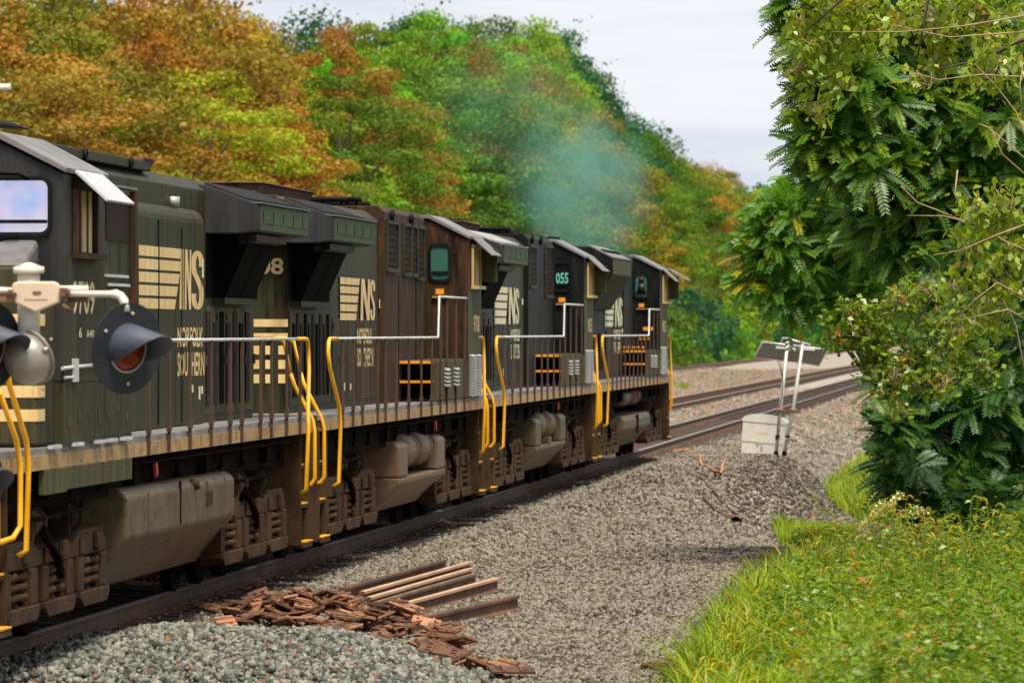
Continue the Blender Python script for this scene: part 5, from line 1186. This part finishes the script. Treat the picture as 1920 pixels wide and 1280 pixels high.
def leafy(name, blobs, base_px, mat, seed, label, cat, size, n_per, group=3, twigs=True, bark='twig', asp=.6, hang=.6, flat=1.0, trunk_r=.06, limbs=True):
    rs = np.random.RandomState(seed); root = at(*base_px); sl = root.x * SA + root.y * CA; ll_ = root.x * CA - root.y * SA; root.z = gz1(sl, ll_) - .05
    e = empty(name, root); tag(e, label, cat); o0 = np.array(root); P, T, K = [], [], []; mb = MB()
    for (x, y, rp, D) in blobs:
        c = np.array(at(x, y, D)); rad = rp * D / FPX; k = int(n_per * (rad / .5) ** 2); dr = unit(rs.normal(size=(k, 3))); p = c + dr * rad * rs.rand(k, 1) ** .4 * np.array([1, 1, flat])
        pp_ = np.repeat(p, group, 0) + rs.normal(0, size * .45, (k * group, 3)); dd = rs.normal(size=(k * group, 3)) * np.array([1, 1, .5]); dd[:, 2] -= hang
        P.append(cards(pp_, size * rs.uniform(.6, 1.25, len(pp_)), rs, asp, .6, dd) - o0); T.append(np.clip(rs.normal(.5, .28, len(pp_)), 0, 1)); K.append(np.repeat(rs.rand(k), group))
        if twigs:
            for q in range(0, min(k, 18), 2):
                a_ = c + (p[q] - c) * -.4; m_ = (a_ + p[q]) / 2 + rs.normal(0, .06, 3); mb.tube([tuple(a_ - o0), tuple(m_ - o0), tuple(p[q] - o0)], [.010, .007, .003], 5)
            st_ = o0 + (c - o0) * np.array([.25, .25, .5])
            if limbs: mb.tube([tuple(st_ - o0), tuple((st_ + c) / 2 - o0 + rs.normal(0, .12, 3)), tuple(c - o0)], [trunk_r * .5, trunk_r * .3, trunk_r * .12], 6)
            if limbs: mb.tube([(0, 0, -.05), tuple((st_ - o0) * .5 + rs.normal(0, .03, 3)), tuple(st_ - o0)], [trunk_r, trunk_r * .8, trunk_r * .5], 7)
    v, f = quads(np.concatenate(P)); numpy_mesh('crown', v, f, mat, e, {'tint': np.concatenate(T), 'clump': np.concatenate(K)})
    if mb.v: mb.build('stem', bark, e)
    return e
ov = leafy('broadleaf_tree', [(1500, 40, 40, 66), (1560, 20, 60, 66), (1540, 90, 55, 66), (1640, 50, 70, 66), (1500, 130, 40, 66), (1570, 150, 45, 66), (1740, 30, 80, 65), (1850, 30, 90, 65), (1530, 210, 35, 66), (1760, 120, 50, 65), (1870, 120, 60, 64), (1830, 400, 45, 63), (1890, 390, 50, 63), (1820, 470, 45, 63), (1880, 520, 55, 63), (1790, 540, 35, 63), (1860, 600, 50, 63), (1730, 150, 25, 64), (1600, 20, 60, 66), (1900, 470, 40, 63), (1790, 620, 30, 63)],
           (2030, 1150, 64), 'leaf_ovate', 41, 'tree with pale yellow-green oval leaves and bare brown twigs in front of the dark tree', 'tree', .13, 130, 3, hang=.9, asp=.55, limbs=False)
mb = MB(); rs = np.random.RandomState(8)
for pts in ([(1925, 265), (1905, 210), (1870, 165), (1828, 120)], [(1918, 225), (1912, 160), (1918, 120)], [(1925, 300), (1890, 270), (1850, 236)], [(1870, 260), (1855, 240), (1835, 232)], [(1925, 330), (1880, 290), (1862, 250)], [(1925, 145), (1840, 140), (1760, 150), (1690, 130)],
            [(1690, 350), (1720, 380), (1760, 395), (1810, 415)], [(1810, 415), (1770, 405), (1700, 404)], [(1925, 420), (1870, 440), (1800, 470), (1750, 478)], [(1925, 470), (1880, 450), (1866, 440)], [(1925, 560), (1870, 530), (1830, 560), (1800, 590)], [(1925, 600), (1890, 580), (1800, 600), (1790, 600)], [(1795, 320), (1790, 365), (1800, 390)], [(1920, 690), (1905, 610), (1880, 560)], [(1920, 30), (1800, 50), (1690, 60), (1560, 60)], [(1920, 60), (1780, 70), (1640, 40)]):
    p_ = [np.array(at(x, y, 62.5 + rs.uniform(-.3, .3))) - np.array(ov.location) for x, y in pts]
    mb.tube([tuple(q) for q in p_], [.011 - .007 * i / (len(p_) - 1) for i in range(len(p_))], 6)
mb.build('twigs', 'twig', ov)
MB().tube([(0, 0, 0), (.05, .1, 2.2), (-.1, .1, 4.5), (-.3, 0, 7.2)], [.11, .09, .06, .02], 10).build('trunk', 'bark', ov)
for z0, pts in ((6.2, [(1960, -90), (1800, -60), (1600, -20), (1510, 60)]), (6.6, [(1950, -120), (1840, -70), (1740, 0), (1720, 110)]), (5.0, [(1980, 60), (1900, 80), (1850, 110), (1760, 130)]), (3.0, [(1990, 380), (1930, 380), (1880, 420), (1830, 440)]), (2.4, [(1990, 500), (1930, 520), (1870, 560), (1790, 590)])):
    p_ = [(-.1, .1, z0 - .4)] + [tuple(np.array(at(x, y, 64.5)) - np.array(ov.location)) for x, y in pts]
    MB().tube(p_, [.05, .04, .03, .02, .008], 7).build('limb', 'bark', ov)
leafy('maple_shrub', [(1600, 600, 45, 73.5), (1660, 590, 50, 73.5), (1720, 600, 50, 73.5), (1570, 625, 28, 73.5), (1640, 650, 55, 73.5), (1700, 670, 50, 73.5), (1760, 660, 50, 73.5), (1600, 580, 28, 73.5), (1545, 600, 14, 73.5), (1560, 640, 18, 73.5), (1690, 560, 40, 73.5), (1740, 550, 40, 73.5), (1680, 700, 32, 73), (1650, 735, 20, 73), (1690, 770, 26, 73), (1770, 720, 40, 73), (1800, 640, 50, 73.5), (1590, 640, 40, 73.5), (1650, 690, 40, 73.5), (1720, 720, 50, 73.5), (1620, 620, 45, 73.5), (1780, 600, 50, 73.5), (1840, 690, 50, 73.5), (1650, 700, 35, 73.5), (1660, 640, 40, 73.5)],
      (1790, 1010, 73.5), 'leaf_shrub', 42, 'yellow-green shrub with orange leaves, right of the solar panels', 'shrub', .095, 120, 3, asp=.75, hang=.3, trunk_r=.05, limbs=False)
fb = leafy('flowering_bush', [(1660, 985, 34, 73.5), (1700, 1000, 34, 73), (1730, 975, 30, 73), (1640, 1000, 26, 74), (1690, 960, 24, 73.5), (1760, 1010, 34, 73), (1800, 1010, 30, 73)], (1700, 1055, 73), 'leaf_shrub', 43, 'low bush with cream flower sprays between the gravel and the dark tree', 'bush', .075, 55, 3, asp=.6, hang=.1, trunk_r=.03)
rs = np.random.RandomState(9); P = []
for (x0, y0, x1, y1, n) in ((1618, 985, 1655, 945, 170), (1655, 960, 1690, 925, 130), (1690, 965, 1735, 955, 90), (1640, 965, 1672, 950, 70)):
    t_ = rs.rand(n); X = x0 + (x1 - x0) * t_ + rs.normal(0, 5, n); Y_ = y0 + (y1 - y0) * t_ + rs.normal(0, 5, n); D = 72.8 + rs.normal(0, .15, n)
    P.append(np.stack([D * (X - 960) / FPX, D, CZ + (622 - Y_) * D / FPX], 1))
P = np.concatenate(P) - np.array(fb.location); v, f = quads(cards(P, rs.uniform(.03, .06, len(P)), rs, .8, .8)); numpy_mesh('flower_sprays', v, f, 'blossom', fb, {'tint': rs.rand(len(P)), 'clump': rs.rand(len(P))})

# grass: blades are bent strips of three quads
def blades(s, l, z, h, wd, rs, mat, name, lean=.45, kind='stuff'):
    n = len(s); a_ = rs.rand(n) * 6.283; d = np.stack([np.cos(a_), np.sin(a_), np.zeros(n)], 1); sd = np.stack([-d[:, 1], d[:, 0], np.zeros(n)], 1)
    b0 = np.stack([l, s, z], 1); ln = (h * lean * rs.uniform(.2, 1.5, n))[:, None]; Ps = []; prev = None
    for i, t_ in enumerate((0, .4, .75, 1.0)):
        c = b0 + d * ln * t_ ** 2 + np.array([0, 0, 1.0]) * (h * (t_ - .22 * t_ ** 3))[:, None]; ww = (wd * (1 - t_ ** 1.6) + .001)[:, None] * sd
        if prev is not None: Ps.append(np.stack([prev[0] - prev[1], prev[0] + prev[1], c + ww, c - ww], 1))
        prev = (c, ww)
    P = np.stack(Ps, 1).reshape(-1, 4, 3); v, f = quads(P); cl = np.repeat(np.clip(rs.rand(n), 0, 1), 3); ti = np.repeat(np.clip(.45 * rs.rand(n) + .75 * hash_noise(s, l, .8, 4) - .15, 0, 1), 3)
    o = tspace(numpy_mesh(name, v, f, mat, attrs={'tint': ti, 'clump': cl})); tag(o, kind=kind); return o
def in_poly(X, Y_, poly):
    r_ = np.zeros(len(X), bool); n = len(poly)
    for i in range(n):
        (x0, y0), (x1, y1) = poly[i], poly[(i + 1) % n]; c = ((y0 > Y_) != (y1 > Y_)) & (X < (x1 - x0) * (Y_ - y0) / (y1 - y0 + 1e-9) + x0); r_ ^= c
    return r_
def sample(poly, n, rs):
    xs = [p[0] for p in poly]; ys = [p[1] for p in poly]; X = rs.uniform(min(xs), max(xs), n * 3); Y_ = rs.uniform(min(ys), max(ys), n * 3); k = in_poly(X, Y_, poly); X, Y_ = X[k][:n], Y_[k][:n]
    z = np.full(len(X), -.4)
    for _ in range(8):
        D = FPX * (CZ - z) / (Y_ - 622); Xw = D * (X - 960) / FPX; s = Xw * SA + D * CA; l = Xw * CA - D * SA; z = .5 * z + .5 * gz(s, l)
    return s, l, z
rs = np.random.RandomState(17)
FG = [(1285, 1310), (1305, 1270), (1330, 1215), (1370, 1165), (1400, 1120), (1470, 1085), (1560, 1060), (1650, 1050), (1750, 1050), (1960, 1060), (1960, 1560), (1240, 1560)]
s, l, z = sample(FG, 42000, rs); edge = smooth(-4.6, -2.6, l); cn = hash_noise(s, l, .55, 9); k = rs.rand(len(s)) < .15 + 1.1 * cn; s, l, z, edge, cn = s[k], l[k], z[k], edge[k], cn[k]
blades(s, l, z, (.20 + .36 * edge) * rs.uniform(.45, 1.2, len(s)) * (.7 + .6 * cn), rs.uniform(.007, .019, len(s)), rs, 'grass_blade', 'grass', .85)
s, l, z = sample([(1262, 1300), (1330, 1215), (1420, 1120), (1480, 1075), (1560, 1070), (1560, 1400), (1250, 1400)], 7000, rs)
blades(s, l, z, rs.uniform(.14, .36, len(s)), rs.uniform(.005, .010, len(s)), rs, 'grass_dull', 'wispy_grass', .6)
s, l, z = sample([(1452, 990), (1500, 1000), (1560, 1005), (1600, 1010), (1590, 1032), (1500, 1030), (1462, 1020)], 5000, rs)
blades(s, l, z, rs.uniform(.16, .40, len(s)), rs.uniform(.004, .009, len(s)), rs, 'grass_blade', 'grass_tuft', .6)
s, l, z = sample([(1548, 930), (1590, 890), (1650, 850), (1740, 835), (1740, 990), (1620, 985), (1570, 955)], 11000, rs)
blades(s, l, z, rs.uniform(.22, .62, len(s)), rs.uniform(.006, .012, len(s)), rs, 'grass_blade', 'tall_weeds', .5)
s = rs.uniform(440, 820, 9000); l = rs.uniform(-32.8, -30.2, 9000); z = gz(s, l)
blades(s, l, z, rs.uniform(.2, .8, len(s)), np.full(len(s), .05), rs, 'grass_blade', 'verge_grass', .5)
s, l, z = sample([(1268, 726), (1292, 722), (1292, 728), (1268, 730)], 500, rs)
blades(s, l, z, rs.uniform(.12, .32, len(s)), np.full(len(s), .02), rs, 'grass_blade', 'trackside_grass', .6)
s, l, z = sample([(1235, 1290), (1300, 1190), (1400, 1060), (1500, 1030), (1600, 1050), (1440, 1190), (1330, 1290)], 1800, rs)
blades(s, l, z, rs.uniform(.10, .30, len(s)), np.full(len(s), .006), rs, 'grass_dull', 'sparse_grass', .6)
# broad-leaved weeds on stalks, in clumps, densest in the lower right corner
def weeds(poly, n, hlo, hhi, lsz, per, mat, name, thr, rs):
    s, l, z = sample(poly, n, rs); cn = hash_noise(s, l, .8, 12); k = cn > thr; s, l, z, cn = s[k], l[k], z[k], cn[k]; n = len(s)
    h = rs.uniform(hlo, hhi, n) * (.55 + .7 * cn); a_ = rs.rand(n, per) * 6.283; t_ = np.linspace(.12, 1.0, per)[None, :] + rs.normal(0, .03, (n, per)); rr = (.03 + .15 * h[:, None] * (1.1 - t_)) * rs.uniform(.4, 1.2, (n, per))
    lx, ly = rs.normal(0, .12, n) * h, rs.normal(0, .12, n) * h
    c = np.stack([l[:, None] + np.cos(a_) * rr + lx[:, None] * t_, s[:, None] + np.sin(a_) * rr + ly[:, None] * t_, z[:, None] + h[:, None] * t_], 2).reshape(-1, 3)
    d = np.stack([np.cos(a_), np.sin(a_), rs.uniform(-.5, .4, (n, per))], 2).reshape(-1, 3); sz = (lsz * (1.15 - .55 * t_) * rs.uniform(.6, 1.3, (n, per))).reshape(-1)
    P = cards(c, sz, rs, .45, .8, d); kk = rs.rand(n); v, f = quads(P)
    o = numpy_mesh(name, v, f, mat, attrs={'tint': np.clip(np.repeat(.15 + .6 * rs.rand(n), per) + rs.normal(0, .15, n * per), 0, 1), 'clump': np.repeat(kk * .985, per)}); tag(tspace(o), kind='stuff')
rs = np.random.RandomState(23)
weeds([(1500, 1140), (1640, 1080), (1960, 1060), (1960, 1520), (1560, 1520), (1480, 1300)], 1700, .40, 1.15, .11, 28, 'leaf_shrub', 'leafy_weeds', .42, rs)
weeds([(1480, 1140), (1640, 1080), (1960, 1070), (1960, 1520), (1560, 1520), (1420, 1300)], 2600, .28, .70, .085, 26, 'leaf_ailanthus', 'dark_leafy_weeds', .56, rs)
weeds([(1740, 1120), (1960, 1080), (1960, 1520), (1720, 1520)], 900, .35, .9, .085, 26, 'leaf_ailanthus', 'corner_weeds', .40, rs)
weeds([(1280, 1290), (1360, 1180), (1440, 1100), (1560, 1070), (1640, 1090), (1540, 1300), (1450, 1500), (1260, 1500)], 700, .16, .5, .05, 20, 'grass_dull', 'low_leafy_weeds', .40, rs)
weeds([(1330, 1180), (1420, 1080), (1520, 1040), (1560, 1070), (1400, 1160)], 160, .12, .34, .045, 16, 'leaf_shrub', 'edge_weeds', .35, rs)
s, l, z = sample([(1270, 1290), (1400, 1160), (1500, 1090), (1700, 1090), (1700, 1400), (1270, 1400)], 4200, rs)
c = np.stack([l, s, z + rs.uniform(.04, .34, len(s))], 1); v, f = quads(cards(c, rs.uniform(.018, .045, len(s)), rs, .5, .6))
tag(tspace(numpy_mesh('small_weeds', v, f, 'grass_dull', attrs={'tint': rs.rand(len(s)), 'clump': rs.rand(len(s))})), kind='stuff')
# nodding foxtail heads
s1, l1, z1 = sample([(1540, 1085), (1920, 1075), (1920, 1200), (1500, 1200)], 210, rs); s2, l2, z2 = sample([(1290, 1290), (1400, 1190), (1700, 1200), (1900, 1300), (1900, 1400), (1300, 1400)], 130, rs)
s = np.concatenate([s1, s2]); l = np.concatenate([l1, l2]); z = np.concatenate([z1, z2]); mb = MB(); hd = MB(); V, T = [], []
Pq = []
for i in range(len(s)):
    h = rs.uniform(.45, .95) if i < len(s1) else rs.uniform(.24, .52); a_ = rs.uniform(-1.1, 1.1) + (0 if rs.rand() < .75 else math.pi); d = np.array([math.cos(a_), math.sin(a_), 0]); b0 = np.array([l[i], s[i], z[i]]); r0 = rs.uniform(.05, .085)
    path = [b0 + np.array([0, 0, h * q]) + d * .05 * q * q for q in (0, .5, 1.0)]; tp = path[-1]; K = 7; arc_ = [tp + d * r0 * (1 - math.cos(q)) * .8 + np.array([0, 0, 1.0]) * r0 * math.sin(q) * 1.25 for q in np.linspace(0, R(rs.uniform(95, 165)), K)]
    mb.tube([tuple(p) for p in path], .0035, 4, False)
    hd.tube([tuple(p) for p in arc_], [.004, .008, .0105, .0105, .0095, .007, .003], 6)
    for p in arc_[1:-1]:                     # bristles
        for k in range(9):
            q = unit(rs.normal(size=3)); e_ = unit(np.cross(q, d)) * .0022; Pq.append(np.stack([p - e_, p + e_, p + q * .026 + e_ * .3, p + q * .026 - e_ * .3]))
o1 = hd.build('foxtail_grass', 'foxtail'); me = o1.data
for an in ('tint', 'clump'):
    q = me.attributes.new(an, 'FLOAT', 'FACE'); q.data.foreach_set('value', np.repeat(np.random.RandomState(2 if an == 'tint' else 3).rand(len(s)), len(me.polygons) // len(s)).astype(np.float32))
tag(tspace(o1), kind='stuff')
v, f = quads(np.array(Pq)); tag(tspace(numpy_mesh('foxtail_bristles', v, f, 'foxtail', attrs={'tint': rs.rand(len(f)), 'clump': rs.rand(len(f)) * .6})), kind='stuff')
o = mb.build('foxtail_stalks', 'foxtail_stalk'); tag(tspace(o), kind='stuff')

# ---------------------------------------------------------------- exhaust smoke drifting over the leading engines
def smoke(c, rad, rot, dens, col, seed):
    m, t, b = newmat('smoke_%d' % seed); t.nodes.remove(b); out = [q for q in t.nodes if q.type == 'OUTPUT_MATERIAL'][0]
    pv = N(t, 'ShaderNodeVolumePrincipled'); pv.inputs['Color'].default_value = (*col, 1); pv.inputs['Anisotropy'].default_value = .2
    cc = N(t, 'ShaderNodeTexCoord'); ln_ = N(t, 'ShaderNodeVectorMath', operation='LENGTH'); t.links.new(cc.outputs['Object'], ln_.inputs[0])
    fo = N(t, 'ShaderNodeMapRange', interpolation_type='SMOOTHSTEP'); fo.inputs[1].default_value = 1; fo.inputs[2].default_value = .25; fo.inputs[3].default_value = 0; fo.inputs[4].default_value = 1; t.links.new(ln_.outputs['Value'], fo.inputs[0])
    nz_ = noise(t, cc.outputs['Object'], 2.2, 3); nr = N(t, 'ShaderNodeMapRange'); nr.inputs[1].default_value = .36; nr.inputs[2].default_value = .66; nr.inputs[4].default_value = dens; t.links.new(nz_.outputs['Fac'], nr.inputs[0])
    mu = N(t, 'ShaderNodeMath', operation='MULTIPLY'); t.links.new(fo.outputs[0], mu.inputs[0]); t.links.new(nr.outputs[0], mu.inputs[1]); t.links.new(mu.outputs[0], pv.inputs['Density']); t.links.new(pv.outputs[0], out.inputs['Volume'])
    bm = bmesh.new(); bmesh.ops.create_icosphere(bm, subdivisions=3, radius=1); me = bpy.data.meshes.new('exhaust_smoke'); bm.to_mesh(me); bm.free(); me.materials.append(m)
    o = bpy.data.objects.new('exhaust_smoke', me); COL.objects.link(o); o.location = c; o.scale = rad; o.rotation_euler = rot; tag(o, kind='stuff'); return o
smoke(at(1090, 350, 124), (1.8, 5, 2.2), (0, R(-10), 0), .40, (.26, .62, .52), 1)
smoke(at(960, 190, 112), (2.2, 6, 1.9), (0, R(25), 0), .05, (.30, .60, .45), 2)
